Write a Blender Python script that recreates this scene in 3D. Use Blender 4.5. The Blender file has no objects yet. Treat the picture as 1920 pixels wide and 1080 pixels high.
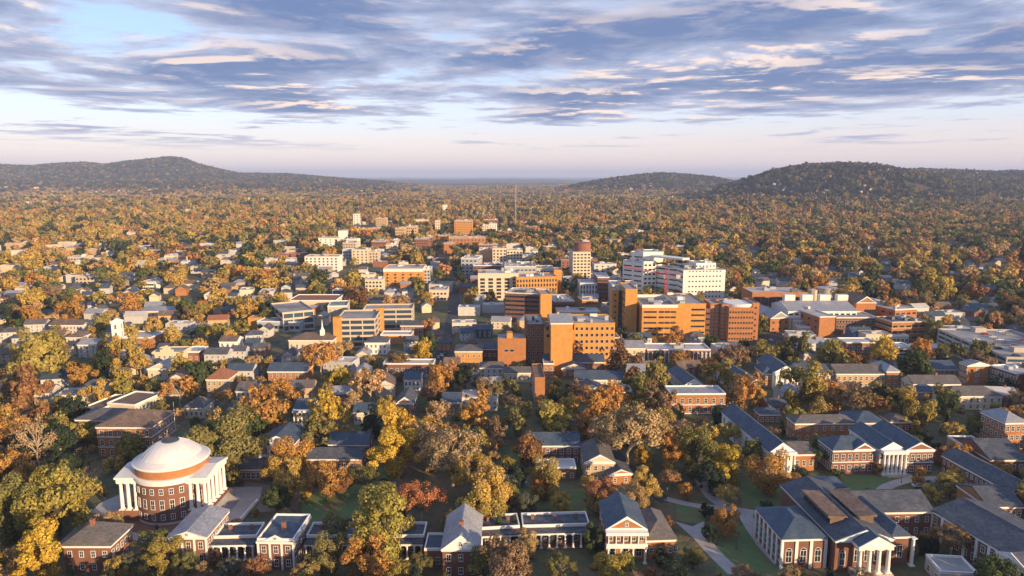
import bpy, bmesh, math, random
import numpy as np
from mathutils import Vector, Matrix

# ------------------------------------------------------------------ camera, sky, sun, exposure
scene = bpy.context.scene
W_, H_ = 1920.0, 1080.0
F_ = 1300.0                       # focal length in photo pixels
CAMH = 115.0                      # height of the drone over the lawn
HORIZON = 328.0
PITCH = math.atan((H_ / 2 - HORIZON) / F_)
cam_d = bpy.data.cameras.new('camera'); cam = bpy.data.objects.new('camera', cam_d)
scene.collection.objects.link(cam); scene.camera = cam
cam_d.sensor_width = 36.0; cam_d.lens = 36.0 * F_ / W_
cam_d.clip_start = 1.0; cam_d.clip_end = 120000.0
cam.location = (0, 0, CAMH); cam.rotation_euler = (math.pi / 2 - PITCH, 0, 0)

SUN_EL = math.radians(12.5)
SUN_AZ = math.radians(47.0)       # behind the camera, to the right
SUN = Vector((math.sin(SUN_AZ) * math.cos(SUN_EL), -math.cos(SUN_AZ) * math.cos(SUN_EL), math.sin(SUN_EL)))
sun_d = bpy.data.lights.new('sun', 'SUN'); sun_d.energy = 2.55; sun_d.angle = math.radians(0.6)
sun_d.color = (1.0, 0.71, 0.41)
sun = bpy.data.objects.new('sun', sun_d); scene.collection.objects.link(sun)
sun.rotation_euler = SUN.to_track_quat('Z', 'Y').to_euler(); sun.location = (300, -300, 400)

world = bpy.data.worlds.new('World'); scene.world = world; world.use_nodes = True
def build_world():
    nt = world.node_tree; N = nt.nodes; L = nt.links; N.clear()
    def nd(t, **k):
        n = N.new(t)
        for a, b in k.items(): setattr(n, a, b)
        return n
    def mth(op, a, b=None, c=None, clamp=False):
        n = nd('ShaderNodeMath', operation=op, use_clamp=clamp)
        for i, v in enumerate((a, b, c)):
            if v is None: continue
            if isinstance(v, (int, float)): n.inputs[i].default_value = v
            else: L.new(v, n.inputs[i])
        return n.outputs[0]
    def mixc(fac, a, b, mode='MIX'):
        n = nd('ShaderNodeMix', data_type='RGBA', blend_type=mode)
        for i, v in ((0, fac), (6, a), (7, b)):
            if isinstance(v, (int, float)): n.inputs[i].default_value = v
            elif isinstance(v, tuple): n.inputs[i].default_value = (*v, 1)
            else: L.new(v, n.inputs[i])
        return n.outputs[2]
    def ss(x, a, b):                              # smoothstep
        n = nd('ShaderNodeMapRange', interpolation_type='SMOOTHSTEP')
        L.new(x, n.inputs[0]); n.inputs[1].default_value = a; n.inputs[2].default_value = b
        n.inputs[3].default_value = 0; n.inputs[4].default_value = 1
        return n.outputs[0]
    sky = nd('ShaderNodeTexSky', sky_type='NISHITA', sun_disc=False)
    sky.sun_elevation = SUN_EL
    sky.sun_rotation = math.pi - SUN_AZ           # 0 = +Y, clockwise towards +X
    sky.altitude = 200; sky.air_density = 1.0; sky.dust_density = 1.2; sky.ozone_density = 1.6
    tc = nd('ShaderNodeTexCoord'); sep = nd('ShaderNodeSeparateXYZ'); L.new(tc.outputs['Generated'], sep.inputs[0])
    z = mth('MAXIMUM', sep.outputs[2], 0.0)
    inv = mth('DIVIDE', 1.0, mth('ADD', z, 0.018))
    px = mth('MULTIPLY', sep.outputs[0], inv); py = mth('MULTIPLY', sep.outputs[1], inv)
    def layer(k, scale, detail, rough, off, dist=0.0):
        cmb = nd('ShaderNodeCombineXYZ')
        L.new(mth('MULTIPLY', px, k), cmb.inputs[0]); L.new(mth('MULTIPLY', py, k), cmb.inputs[1]); cmb.inputs[2].default_value = off
        nz = nd('ShaderNodeTexNoise'); nz.inputs['Scale'].default_value = scale; nz.inputs['Detail'].default_value = detail
        nz.inputs['Roughness'].default_value = rough; nz.inputs['Distortion'].default_value = dist
        L.new(cmb.outputs[0], nz.inputs['Vector']); return nz.outputs['Fac']
    r = mth('SQRT', mth('ADD', mth('MULTIPLY', px, px), mth('MULTIPLY', py, py)))
    # clear sky: Nishita, paled by the bright evening haze belt that rings the horizon
    ramp = nd('ShaderNodeValToRGB'); cr = ramp.color_ramp; cr.interpolation = 'EASE'
    stops = ((0.0, (.300, .235, .245)), (0.035, (.305, .250, .258)), (0.085, (.255, .265, .310)), (0.17, (.150, .212, .33)), (0.30, (.10, .165, .31)), (0.6, (.05, .10, .23)))
    while len(cr.elements) < len(stops): cr.elements.new(0.5)
    for e, (p, c) in zip(cr.elements, stops): e.position = p; e.color = (*c, 1)
    L.new(z, ramp.inputs[0])
    skyv = mixc(1.0, sky.outputs[0], (0.075, 0.075, 0.085), 'MULTIPLY')
    clear = mixc(0.72, skyv, ramp.outputs[0])
    # stratocumulus sheet: noise on a flat layer overhead, so it foreshortens towards the horizon
    big = layer(1.0, 0.16, 3.0, 0.5, 1.3)
    n1 = layer(1.0, 0.62, 10.0, 0.60, 11.3, 0.35)
    nf = layer(1.045, 0.62, 10.0, 0.60, 11.3, 0.35)     # same field a little farther out
    cell = layer(1.0, 2.3, 6.0, 0.62, 5.1, 0.4)
    cover = mth('MULTIPLY', ss(r, 16.5, 5.5), 0.17)
    bias = mth('ADD', mth('MULTIPLY', mth('SUBTRACT', big, 0.5), 1.15), cover)
    wob = mth('MULTIPLY', mth('SUBTRACT', cell, 0.5), 0.30)
    d1 = mth('ADD', mth('ADD', n1, bias), wob)
    df = mth('ADD', nf, bias)
    mask = ss(d1, 0.545, 0.665)
    mask = mth('MULTIPLY', mask, ss(r, 22.0, 12.0))
    thick = ss(d1, 0.60, 0.84)
    patch = ss(layer(1.0, 0.33, 2.0, 0.5, 27.0), 0.42, 0.62)
    lit = mth('MULTIPLY', ss(mth('ADD', mth('SUBTRACT', df, mth('ADD', n1, bias)), mth('MULTIPLY', wob, .25)), 0.012, 0.085), mth('ADD', mth('MULTIPLY', patch, 0.75), 0.22))
    body = mixc(thick, (.170, .186, .240), (.050, .073, .138))
    body = mixc(mth('MULTIPLY', ss(cell, .46, .68), .42), body, (.175, .165, .195))
    cloud = mixc(lit, body, (.345, .27, .228))
    col = mixc(mth('MULTIPLY', mask, 0.94), clear, cloud)
    bg = nd('ShaderNodeBackground'); bg.inputs[1].default_value = 1.0; L.new(col, bg.inputs[0])
    out = nd('ShaderNodeOutputWorld'); L.new(bg.outputs[0], out.inputs[0])
build_world()
scene.view_settings.view_transform = 'Standard'; scene.view_settings.look = 'None'
scene.view_settings.gamma = 1.0; scene.view_settings.use_curve_mapping = False
scene.view_settings.exposure = 1.76
scene.cycles.use_denoising = True
scene.cycles.max_bounces = 6; scene.cycles.diffuse_bounces = 4; scene.cycles.glossy_bounces = 2
scene.cycles.transmission_bounces = 2; scene.cycles.transparent_max_bounces = 8; scene.cycles.volume_bounces = 0

# ------------------------------------------------------------------ pixel -> place
SP, CP = math.sin(PITCH), math.cos(PITCH)
def ray(px, py):
    dx = (px - W_ / 2) / F_; dy = (py - H_ / 2) / F_
    return dx, CP - dy * SP, -SP - dy * CP
def P(px, py, z=0.0):
    """point on the level plane z seen at a photo pixel"""
    d = ray(px, py); t = (z - CAMH) / d[2]
    return Vector((d[0] * t, d[1] * t, z))
def PX(x, y, z):
    """world -> photo pixel, depth"""
    dep = y * CP - (z - CAMH) * SP
    up = y * SP + (z - CAMH) * CP
    return W_ / 2 + F_ * x / dep, H_ / 2 - F_ * up / dep, dep
def zone(ox, oy, s): return lambda X, Y: (ox + X / s, oy + Y / s)
za = zone(0, 780, 3.6); zb = zone(440, 740, 3.177); zc = zone(880, 740, 3.177); zd = zone(1360, 740, 3.177)
ze = zone(0, 560, 4); zf = zone(440, 560, 4); zg = zone(840, 560, 4); zh = zone(1240, 600, 5.32)
zi = zone(1560, 560, 4.908); zj = zone(440, 380, 4.5); zk = zone(800, 380, 4.908); zl = zone(1120, 440, 5.4)
zm = zone(1400, 480, 5.0526); zn = zone(0, 360, 4); zo = zone(1400, 360, 3.692)

# ------------------------------------------------------------------ objects
COL = scene.collection
def link(o, parent=None):
    COL.objects.link(o)
    if parent is not None: o.parent = parent
    return o
def thing(name, label, cat, loc=(0, 0, 0), rotz=0.0, group=None):
    o = bpy.data.objects.new(name, None); o.empty_display_size = 1.0
    o.location = loc; o.rotation_euler = (0, 0, rotz)
    tag(o, label, cat, group); return link(o)
def tag(o, label=None, cat=None, group=None, kind=None):
    if label: o['label'] = label
    if cat: o['category'] = cat
    if group: o['group'] = group
    if kind: o['kind'] = kind
    return o
class MB:
    def __init__(s): s.v = []; s.f = []; s.m = []; s.cur = 0
    def quad(s, *p):
        i = len(s.v); s.v += [tuple(q) for q in p]; s.f.append(tuple(range(i, i + len(p)))); s.m.append(s.cur); return s
    def box(s, x0, x1, y0, y1, z0, z1, bottom=False):
        i = len(s.v)
        s.v += [(x0, y0, z0), (x1, y0, z0), (x1, y1, z0), (x0, y1, z0), (x0, y0, z1), (x1, y0, z1), (x1, y1, z1), (x0, y1, z1)]
        fs = [(0, 1, 5, 4), (1, 2, 6, 5), (2, 3, 7, 6), (3, 0, 4, 7), (4, 5, 6, 7), (3, 2, 1, 0)]
        for f in fs: s.f.append(tuple(i + k for k in f)); s.m.append(s.cur)
        return s
    def prism(s, pts, z0, z1):
        """closed outline (counter-clockwise) extruded upwards"""
        n = len(pts); i = len(s.v)
        s.v += [(p[0], p[1], z0) for p in pts] + [(p[0], p[1], z1) for p in pts]
        for k in range(n):
            s.f.append((i + k, i + (k + 1) % n, i + n + (k + 1) % n, i + n + k)); s.m.append(s.cur)
        s.f.append(tuple(i + n + k for k in range(n))); s.f.append(tuple(i + k for k in reversed(range(n)))); s.m += [s.cur] * 2
        return s
    def lathe(s, prof, n=32, c=(0, 0), a0=0.0, a1=2 * math.pi):
        """profile [(r, z)] turned about the vertical through c"""
        full = abs(a1 - a0 - 2 * math.pi) < 1e-6; m = n if full else n + 1; i = len(s.v)
        for r, z in prof:
            for k in range(m):
                a = a0 + (a1 - a0) * k / n; s.v.append((c[0] + r * math.cos(a), c[1] + r * math.sin(a), z))
        for j in range(len(prof) - 1):
            for k in range(n):
                k2 = (k + 1) % m
                s.f.append((i + j * m + k, i + j * m + k2, i + (j + 1) * m + k2, i + (j + 1) * m + k)); s.m.append(s.cur)
        return s
    def tube(s, p0, p1, r0, r1, n=6):
        p0 = Vector(p0); p1 = Vector(p1); d = (p1 - p0).normalized()
        u = d.orthogonal().normalized(); w = d.cross(u); i = len(s.v)
        for p, r in ((p0, r0), (p1, r1)):
            for k in range(n):
                a = 2 * math.pi * k / n; s.v.append(tuple(p + u * (r * math.cos(a)) + w * (r * math.sin(a))))
        for k in range(n): s.f.append((i + k, i + (k + 1) % n, i + n + (k + 1) % n, i + n + k)); s.m.append(s.cur)
        s.f.append(tuple(i + n + k for k in range(n))); s.m.append(s.cur)
        return s
    def mesh(s, name, mats, smooth=False):
        me = bpy.data.meshes.new(name); me.from_pydata(s.v, [], s.f)
        for m in (mats if isinstance(mats, (list, tuple)) else [mats]): me.materials.append(M[m] if isinstance(m, str) else m)
        if any(s.m): me.polygons.foreach_set('material_index', s.m)
        if smooth: me.polygons.foreach_set('use_smooth', [True] * len(s.f))
        me.update(); return me
    def build(s, name, mat, parent=None, loc=(0, 0, 0), rz=0.0, smooth=False):
        o = bpy.data.objects.new(name, s.mesh(name, mat, smooth)); o.location = loc; o.rotation_euler = (0, 0, rz)
        return link(o, parent)
def inst(name, mesh, parent=None, loc=(0, 0, 0), rz=0.0, scale=None):
    o = bpy.data.objects.new(name, mesh); o.location = loc; o.rotation_euler = (0, 0, rz)
    if scale: o.scale = scale
    return link(o, parent)

# ------------------------------------------------------------------ materials
M = {}
def newmat(name):
    m = bpy.data.materials.new(name); m.use_nodes = True; nt = m.node_tree; nt.nodes.clear()
    out = nt.nodes.new('ShaderNodeOutputMaterial'); M[name] = m
    return m, nt, out
def noisy(name, c1, c2, scale=1.0, rough=0.8, detail=5.0, spec=0.3, bump=0.0, c3=None, metallic=0.0, coord='Object', s2=None, courses=0.0):
    """two- or three-tone weathered surface"""
    m, nt, out = newmat(name); N, L = nt.nodes, nt.links
    b = N.new('ShaderNodeBsdfPrincipled'); b.inputs['Roughness'].default_value = rough
    b.inputs['Specular IOR Level'].default_value = spec; b.inputs['Metallic'].default_value = metallic
    tc = N.new('ShaderNodeTexCoord')
    nz = N.new('ShaderNodeTexNoise'); nz.inputs['Scale'].default_value = scale; nz.inputs['Detail'].default_value = detail; nz.inputs['Roughness'].default_value = 0.6
    L.new(tc.outputs[coord], nz.inputs['Vector'])
    mr = N.new('ShaderNodeMapRange'); mr.inputs[1].default_value = .32; mr.inputs[2].default_value = .68; L.new(nz.outputs['Fac'], mr.inputs[0])
    mx = N.new('ShaderNodeMix'); mx.data_type = 'RGBA'; mx.inputs[6].default_value = (*c1, 1); mx.inputs[7].default_value = (*c2, 1)
    L.new(mr.outputs[0], mx.inputs[0]); col = mx.outputs[2]
    if c3:
        n2 = N.new('ShaderNodeTexNoise'); n2.inputs['Scale'].default_value = s2 or scale * .23; n2.inputs['Detail'].default_value = 4
        L.new(tc.outputs[coord], n2.inputs['Vector'])
        m2 = N.new('ShaderNodeMapRange'); m2.inputs[1].default_value = .48; m2.inputs[2].default_value = .66; L.new(n2.outputs['Fac'], m2.inputs[0])
        x2 = N.new('ShaderNodeMix'); x2.data_type = 'RGBA'; L.new(m2.outputs[0], x2.inputs[0]); L.new(col, x2.inputs[6]); x2.inputs[7].default_value = (*c3, 1); col = x2.outputs[2]
    if courses:                                    # courses of slates following the slope
        mp = N.new('ShaderNodeMapping'); mp.inputs['Scale'].default_value = (.7, .7, 7.0); L.new(tc.outputs[coord], mp.inputs['Vector'])
        n3 = N.new('ShaderNodeTexNoise'); n3.inputs['Scale'].default_value = 1.0; n3.inputs['Detail'].default_value = 3; L.new(mp.outputs[0], n3.inputs['Vector'])
        m3 = N.new('ShaderNodeMapRange'); m3.inputs[1].default_value = .3; m3.inputs[2].default_value = .7; m3.inputs[3].default_value = 1 - courses; m3.inputs[4].default_value = 1 + courses; L.new(n3.outputs['Fac'], m3.inputs[0])
        x3 = N.new('ShaderNodeMix'); x3.data_type = 'RGBA'; x3.blend_type = 'MULTIPLY'; x3.inputs[0].default_value = 1; L.new(col, x3.inputs[6]); L.new(m3.outputs[0], x3.inputs[7]); col = x3.outputs[2]
    L.new(col, b.inputs['Base Color'])
    if bump:
        bp = N.new('ShaderNodeBump'); bp.inputs['Strength'].default_value = bump; bp.inputs['Distance'].default_value = 0.3
        L.new(nz.outputs['Fac'], bp.inputs['Height']); L.new(bp.outputs[0], b.inputs['Normal'])
    L.new(b.outputs[0], out.inputs[0]); return m
def brickmat(name, c1, c2, mortar):
    m, nt, out = newmat(name); N, L = nt.nodes, nt.links
    b = N.new('ShaderNodeBsdfPrincipled'); b.inputs['Roughness'].default_value = .9; b.inputs['Specular IOR Level'].default_value = .2
    tc = N.new('ShaderNodeTexCoord'); mp = N.new('ShaderNodeMapping'); mp.inputs['Rotation'].default_value = (math.pi / 2, 0, 0.0)
    sp = N.new('ShaderNodeSeparateXYZ'); cb = N.new('ShaderNodeCombineXYZ'); ad = N.new('ShaderNodeMath')
    L.new(tc.outputs['Object'], sp.inputs[0]); L.new(sp.outputs[0], ad.inputs[0]); L.new(sp.outputs[1], ad.inputs[1])
    L.new(ad.outputs[0], cb.inputs[0]); L.new(sp.outputs[2], cb.inputs[1])
    bt = N.new('ShaderNodeTexBrick'); bt.inputs['Color1'].default_value = (*c1, 1); bt.inputs['Color2'].default_value = (*c2, 1); bt.inputs['Mortar'].default_value = (*mortar, 1)
    bt.inputs['Scale'].default_value = 2.2; bt.inputs['Mortar Size'].default_value = 0.018; L.new(cb.outputs[0], bt.inputs['Vector'])
    nz = N.new('ShaderNodeTexNoise'); nz.inputs['Scale'].default_value = .35; nz.inputs['Detail'].default_value = 6; L.new(tc.outputs['Object'], nz.inputs['Vector'])
    mr = N.new('ShaderNodeMapRange'); mr.inputs[1].default_value = .3; mr.inputs[2].default_value = .7; mr.inputs[3].default_value = .84; mr.inputs[4].default_value = 1.12; L.new(nz.outputs['Fac'], mr.inputs[0])
    mx = N.new('ShaderNodeMix'); mx.data_type = 'RGBA'; mx.blend_type = 'MULTIPLY'; mx.inputs[0].default_value = 1; L.new(bt.outputs[0], mx.inputs[6]); L.new(mr.outputs[0], mx.inputs[7])
    L.new(mx.outputs[2], b.inputs['Base Color']); L.new(b.outputs[0], out.inputs[0]); return m
brickmat('brick', (.26, .095, .055), (.20, .075, .047), (.30, .22, .17))
brickmat('brick_brown', (.215, .088, .056), (.165, .068, .045), (.24, .18, .14))
brickmat('brick_orange', (.40, .16, .055), (.34, .13, .048), (.40, .25, .14))
brickmat('brick_tan', (.54, .255, .062), (.50, .23, .056), (.54, .32, .12))
brickmat('brick_buff', (.50, .34, .19), (.46, .31, .17), (.5, .38, .25))
noisy('white', (.80, .78, .74), (.70, .69, .66), .8, .6)
noisy('siding', (.52, .51, .49), (.43, .42, .405), .8, .7)
noisy('white_old', (.58, .55, .50), (.48, .455, .42), .6, .75)
noisy('cream', (.66, .55, .40), (.58, .48, .35), .4, .8)
noisy('concrete', (.48, .43, .36), (.40, .36, .31), .5, .85)
noisy('concrete_pale', (.54, .45, .34), (.47, .39, .30), .5, .85)
noisy('panel_white', (.74, .70, .63), (.68, .65, .59), .25, .6)
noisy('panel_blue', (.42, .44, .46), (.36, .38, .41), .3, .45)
noisy('slate', (.085, .095, .115), (.055, .062, .078), 1.2, .75, spec=.25, bump=.2, c3=(.10, .105, .115), courses=.3)
noisy('slate_blue', (.060, .088, .125), (.042, .064, .094), .9, .65, spec=.3, c3=(.075, .10, .13), courses=.3)
noisy('shingle', (.13, .12, .115), (.085, .08, .08), 1.0, .85, c3=(.15, .13, .12), courses=.3)
noisy('shingle_brown', (.17, .115, .085), (.12, .085, .065), 1.0, .85, c3=(.2, .14, .1), courses=.3)
noisy('metal_roof', (.27, .28, .30), (.21, .22, .245), .4, .5, spec=.4, c3=(.31, .31, .32), courses=.3)
noisy('dome_white', (.64, .63, .615), (.56, .555, .545), .35, .6, spec=.3, c3=(.50, .49, .475))
noisy('flat_roof', (.34, .325, .31), (.25, .24, .235), .25, .9, c3=(.18, .175, .17))
noisy('flat_roof_pale', (.47, .455, .44), (.38, .37, .36), .2, .85, c3=(.30, .295, .29))
noisy('flat_roof_dark', (.10, .105, .115), (.07, .073, .08), .3, .85, c3=(.15, .15, .155))
noisy('tile_red', (.30, .13, .07), (.22, .095, .055), .8, .85, courses=.3)
noisy('asphalt', (.055, .055, .058), (.042, .042, .045), .6, .9, c3=(.075, .073, .07))
noisy('paving', (.38, .345, .325), (.31, .285, .27), .5, .85, c3=(.42, .385, .355))
noisy('path', (.24, .20, .165), (.18, .155, .13), .7, .9)
noisy('brick_paving', (.20, .105, .075), (.15, .085, .062), .7, .9)
noisy('grass', (.125, .190, .075), (.098, .150, .060), .35, .95, spec=.1, bump=.4, c3=(.17, .135, .065), s2=.12)
noisy('steel', (.16, .165, .17), (.12, .125, .13), 1.0, .4, metallic=.6)
noisy('unit_grey', (.40, .41, .42), (.30, .31, .32), .7, .55)
noisy('crane_red', (.50, .06, .07), (.42, .05, .06), .8, .5)
noisy('bark', (.085, .06, .045), (.05, .038, .03), 2.5, .95, bump=.5)
noisy('bark_pale', (.46, .36, .24), (.32, .25, .17), 2.0, .9, bump=.4)
noisy('blue_metal', (.10, .20, .36), (.08, .16, .30), .6, .4)
noisy('statue', (.06, .07, .06), (.035, .045, .04), 2.0, .5, metallic=.5)
noisy('tyre', (.02, .02, .02), (.015, .015, .015), 3, .9)
for i_, c_ in enumerate(((.62, .62, .62), (.05, .05, .055), (.30, .31, .33), (.30, .03, .03), (.04, .09, .22))):
    noisy('paint_%d' % i_, c_, tuple(k * .9 for k in c_), 1.0, .25, spec=.5)
def glass(name, c, rough):
    m, nt, out = newmat(name); b = nt.nodes.new('ShaderNodeBsdfPrincipled')
    nz = nt.nodes.new('ShaderNodeTexNoise'); nz.inputs['Scale'].default_value = .4
    mx = nt.nodes.new('ShaderNodeMix'); mx.data_type = 'RGBA'; mx.inputs[6].default_value = (*c, 1); mx.inputs[7].default_value = (*(k * 2.2 for k in c), 1)
    ob = nt.nodes.new('ShaderNodeObjectInfo')
    nt.links.new(ob.outputs['Random'], mx.inputs[0])
    nt.links.new(mx.outputs[2], b.inputs['Base Color']); b.inputs['Roughness'].default_value = rough; b.inputs['Specular IOR Level'].default_value = .6
    nt.links.new(b.outputs[0], out.inputs[0])
glass('glass', (.016, .02, .026), .08)
glass('glass_blue', (.03, .05, .075), .12)
def leafmat(name, src):
    m, nt, out = newmat(name); N, L = nt.nodes, nt.links
    if src == 'object':
        a = N.new('ShaderNodeObjectInfo'); col = a.outputs['Color']; rnd = a.outputs['Random']
    else:
        a = N.new('ShaderNodeAttribute'); a.attribute_type = 'INSTANCER'; a.attribute_name = 'col'; col = a.outputs['Color']
        rnd = None
    g = N.new('ShaderNodeNewGeometry')
    mr = N.new('ShaderNodeMapRange'); L.new(g.outputs['Random Per Island'], mr.inputs[0]); mr.inputs[3].default_value = .62; mr.inputs[4].default_value = 1.38
    hs = N.new('ShaderNodeHueSaturation'); hs.inputs['Saturation'].default_value = .94; L.new(col, hs.inputs['Color']); L.new(mr.outputs[0], hs.inputs['Value'])
    mh = N.new('ShaderNodeMath'); mh.operation = 'MULTIPLY_ADD'; L.new(g.outputs['Random Per Island'], mh.inputs[0]); mh.inputs[1].default_value = 0.045; mh.inputs[2].default_value = 0.478
    mw = N.new('ShaderNodeMath'); mw.operation = 'FRACT'
    mm = N.new('ShaderNodeMath'); mm.operation = 'MULTIPLY'; mm.inputs[1].default_value = 17.31; L.new(g.outputs['Random Per Island'], mm.inputs[0]); L.new(mm.outputs[0], mw.inputs[0]); L.new(mw.outputs[0], mh.inputs[0])
    L.new(mh.outputs[0], hs.inputs['Hue'])
    d = N.new('ShaderNodeBsdfDiffuse'); t = N.new('ShaderNodeBsdfTranslucent'); mx = N.new('ShaderNodeMixShader'); mx.inputs[0].default_value = .28
    L.new(hs.outputs[0], d.inputs[0]); L.new(hs.outputs[0], t.inputs[0]); L.new(d.outputs[0], mx.inputs[1]); L.new(t.outputs[0], mx.inputs[2])
    L.new(mx.outputs[0], out.inputs[0]); return m
leafmat('leaf', 'object'); leafmat('leaf_far', 'instancer')

# ------------------------------------------------------------------ terrain
def vnoise(x, y, seed=0):
    """smooth value noise on arrays"""
    x = np.asarray(x, float); y = np.asarray(y, float)
    xi = np.floor(x).astype(np.int64); yi = np.floor(y).astype(np.int64); xf = x - xi; yf = y - yi
    def h(a, b):
        n = (a * 374761393 + b * 668265263 + seed * 974711) & 0xffffffff
        n = ((n ^ (n >> 13)) * 1274126177) & 0xffffffff
        return ((n ^ (n >> 16)) & 0xffff) / 65535.0
    u = xf * xf * (3 - 2 * xf); v = yf * yf * (3 - 2 * yf)
    return (h(xi, yi) * (1 - u) + h(xi + 1, yi) * u) * (1 - v) + (h(xi, yi + 1) * (1 - u) + h(xi + 1, yi + 1) * u) * v - .5
def fbm(x, y, o=4, seed=0):
    s = 0; a = 1.0
    for k in range(o): s = s + a * vnoise(np.asarray(x) * 2 ** k, np.asarray(y) * 2 ** k, seed + k); a *= .5
    return s
# crest lines: bearing (as photo column), crest row; at a distance, with the run of the near and far slopes
RIDGES = (
    (6300, 1500, 1500, ((-900, 312), (-300, 305), (0, 308), (60, 310), (110, 306), (160, 304), (200, 308), (240, 302), (285, 298), (320, 294), (345, 296), (372, 306), (410, 315), (450, 323), (540, 324), (600, 329), (650, 333), (720, 338), (800, 346), (900, 352))),
    (4700, 900, 900, ((-900, 334), (-200, 330), (0, 334), (120, 340), (260, 337), (400, 338), (520, 342), (620, 343), (700, 345), (800, 352))),
    (4900, 900, 900, ((1000, 356), (1050, 348), (1100, 339), (1150, 331), (1200, 325), (1240, 322), (1290, 325), (1340, 330), (1380, 338), (1500, 345))),
    (3150, 800, 800, ((1290, 372), (1340, 352), (1400, 333), (1450, 318), (1500, 309), (1570, 305), (1640, 308), (1700, 318), (1760, 330), (1850, 342), (2000, 350), (2600, 352))),
    (3900, 900, 900, ((1560, 345), (1650, 322), (1720, 314), (1800, 317), (1860, 319), (1920, 318), (2200, 312), (2700, 318))),
)
def ground(x, y):
    x = np.asarray(x, float); y = np.asarray(y, float)
    yy = np.maximum(y, 50.0)
    wav = np.clip((y - 1300) / 1500, 0, 1)
    z = wav * (30 * fbm(x / 640, y / 430, 3, 5) + 4)
    z = z - wav * 9 * np.clip((y - 2600) / 1500, 0, 1)
    far = np.clip((y - 7000) / 9000, 0, 1)
    z = z + far * (70 * fbm(x / 5200, y / 2300, 4, 9) - 6)
    col = W_ / 2 + F_ * x / (yy * CP + 14)
    for dist, wn, wf, pts in RIDGES:
        cx = [p[0] for p in pts]; cy = [p[1] for p in pts]
        row = np.interp(col, cx, cy)
        edge = np.clip((col - cx[0]) / 60, 0, 1) * np.clip((cx[-1] - col) / 60, 0, 1)
        crest = CAMH + (HORIZON - row) / F_ * dist / CP
        d = y + 260 * fbm(x / 700, y / 700, 3, 31) - dist
        q = np.where(d < 0, d / wn, d / wf)
        prof = np.exp(-(q * q) * 1.9)
        crest = np.maximum(crest - 15, 0) * edge
        rough = 1 + .16 * fbm(x / 330, y / 330, 3, 17) * (1 - prof) * 2
        z = np.maximum(z, crest * prof * rough + z * (1 - prof))
    return z
def gh(x, y):
    return 0.0 if y < 1250 else float(ground(np.array([x]), np.array([y]))[0])
def PG(px, py, h=0.0):
    """pixel of something h above the ground, on the real terrain"""
    z = h
    for _ in range(6):
        p = P(px, py, z); z = h + gh(p.x, p.y)
    return P(px, py, z)

rows = np.concatenate([[-400, 0, 400, 800], np.arange(1200, 2000, 70), np.arange(2000, 8200, 62), np.geomspace(8300, 34000, 34)])
fan = np.linspace(-1.55, 1.55, 250)
def terrain():
    X, Y = np.meshgrid(fan, rows); base = np.maximum(Y + 900, 700)
    X = X * base; Z = ground(X, Y)
    n, m = X.shape
    co = np.stack([X, Y, Z], -1).reshape(-1, 3)
    idx = np.arange(n * m).reshape(n, m)
    f = np.stack([idx[:-1, :-1], idx[:-1, 1:], idx[1:, 1:], idx[1:, :-1]], -1).reshape(-1, 4)
    me = bpy.data.meshes.new('ground'); me.from_pydata(co.tolist(), [], f.tolist())
    me.polygons.foreach_set('use_smooth', [True] * len(f)); me.materials.append(M['ground']); me.update()
    o = link(bpy.data.objects.new('ground', me)); tag(o, kind='structure', label='leaf-strewn ground and wooded hills under the town', cat='ground')
def ground_mat():
    m, nt, out = newmat('ground'); N, L = nt.nodes, nt.links
    b = N.new('ShaderNodeBsdfPrincipled'); b.inputs['Roughness'].default_value = .95; b.inputs['Specular IOR Level'].default_value = .1
    g = N.new('ShaderNodeNewGeometry')
    def nz(s, d=5.0):
        n = N.new('ShaderNodeTexNoise'); n.inputs['Scale'].default_value = s; n.inputs['Detail'].default_value = d; n.inputs['Roughness'].default_value = .62
        L.new(g.outputs['Position'], n.inputs['Vector']); return n.outputs['Fac']
    def rng(x, a, bb):
        r = N.new('ShaderNodeMapRange'); r.inputs[1].default_value = a; r.inputs[2].default_value = bb; L.new(x, r.inputs[0]); return r.outputs[0]
    def mix(f, a, c):
        x = N.new('ShaderNodeMix'); x.data_type = 'RGBA'
        for i, v in ((0, f), (6, a), (7, c)):
            if isinstance(v, tuple): x.inputs[i].default_value = (*v, 1)
            else: L.new(v, x.inputs[i])
        return x.outputs[2]
    near = mix(rng(nz(.055), .4, .6), (.085, .105, .050), (.165, .13, .075))
    near = mix(rng(nz(.3), .5, .7), near, (.095, .08, .055))
    far = mix(rng(nz(.02, 8.0), .35, .65), (.040, .042, .030), (.11, .075, .040))
    far = mix(rng(nz(.0022, 4.0), .48, .62), far, (.052, .042, .026))
    sp = N.new('ShaderNodeSeparateXYZ'); L.new(g.outputs['Position'], sp.inputs[0])
    L.new(mix(rng(sp.outputs[1], 1400, 2300), near, far), b.inputs['Base Color'])
    bp = N.new('ShaderNodeBump'); bp.inputs['Strength'].default_value = .8; bp.inputs['Distance'].default_value = 4.0
    L.new(nz(.05, 6.0), bp.inputs['Height']); L.new(bp.outputs[0], b.inputs['Normal'])
    L.new(b.outputs[0], out.inputs[0])
ground_mat(); terrain()

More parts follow.
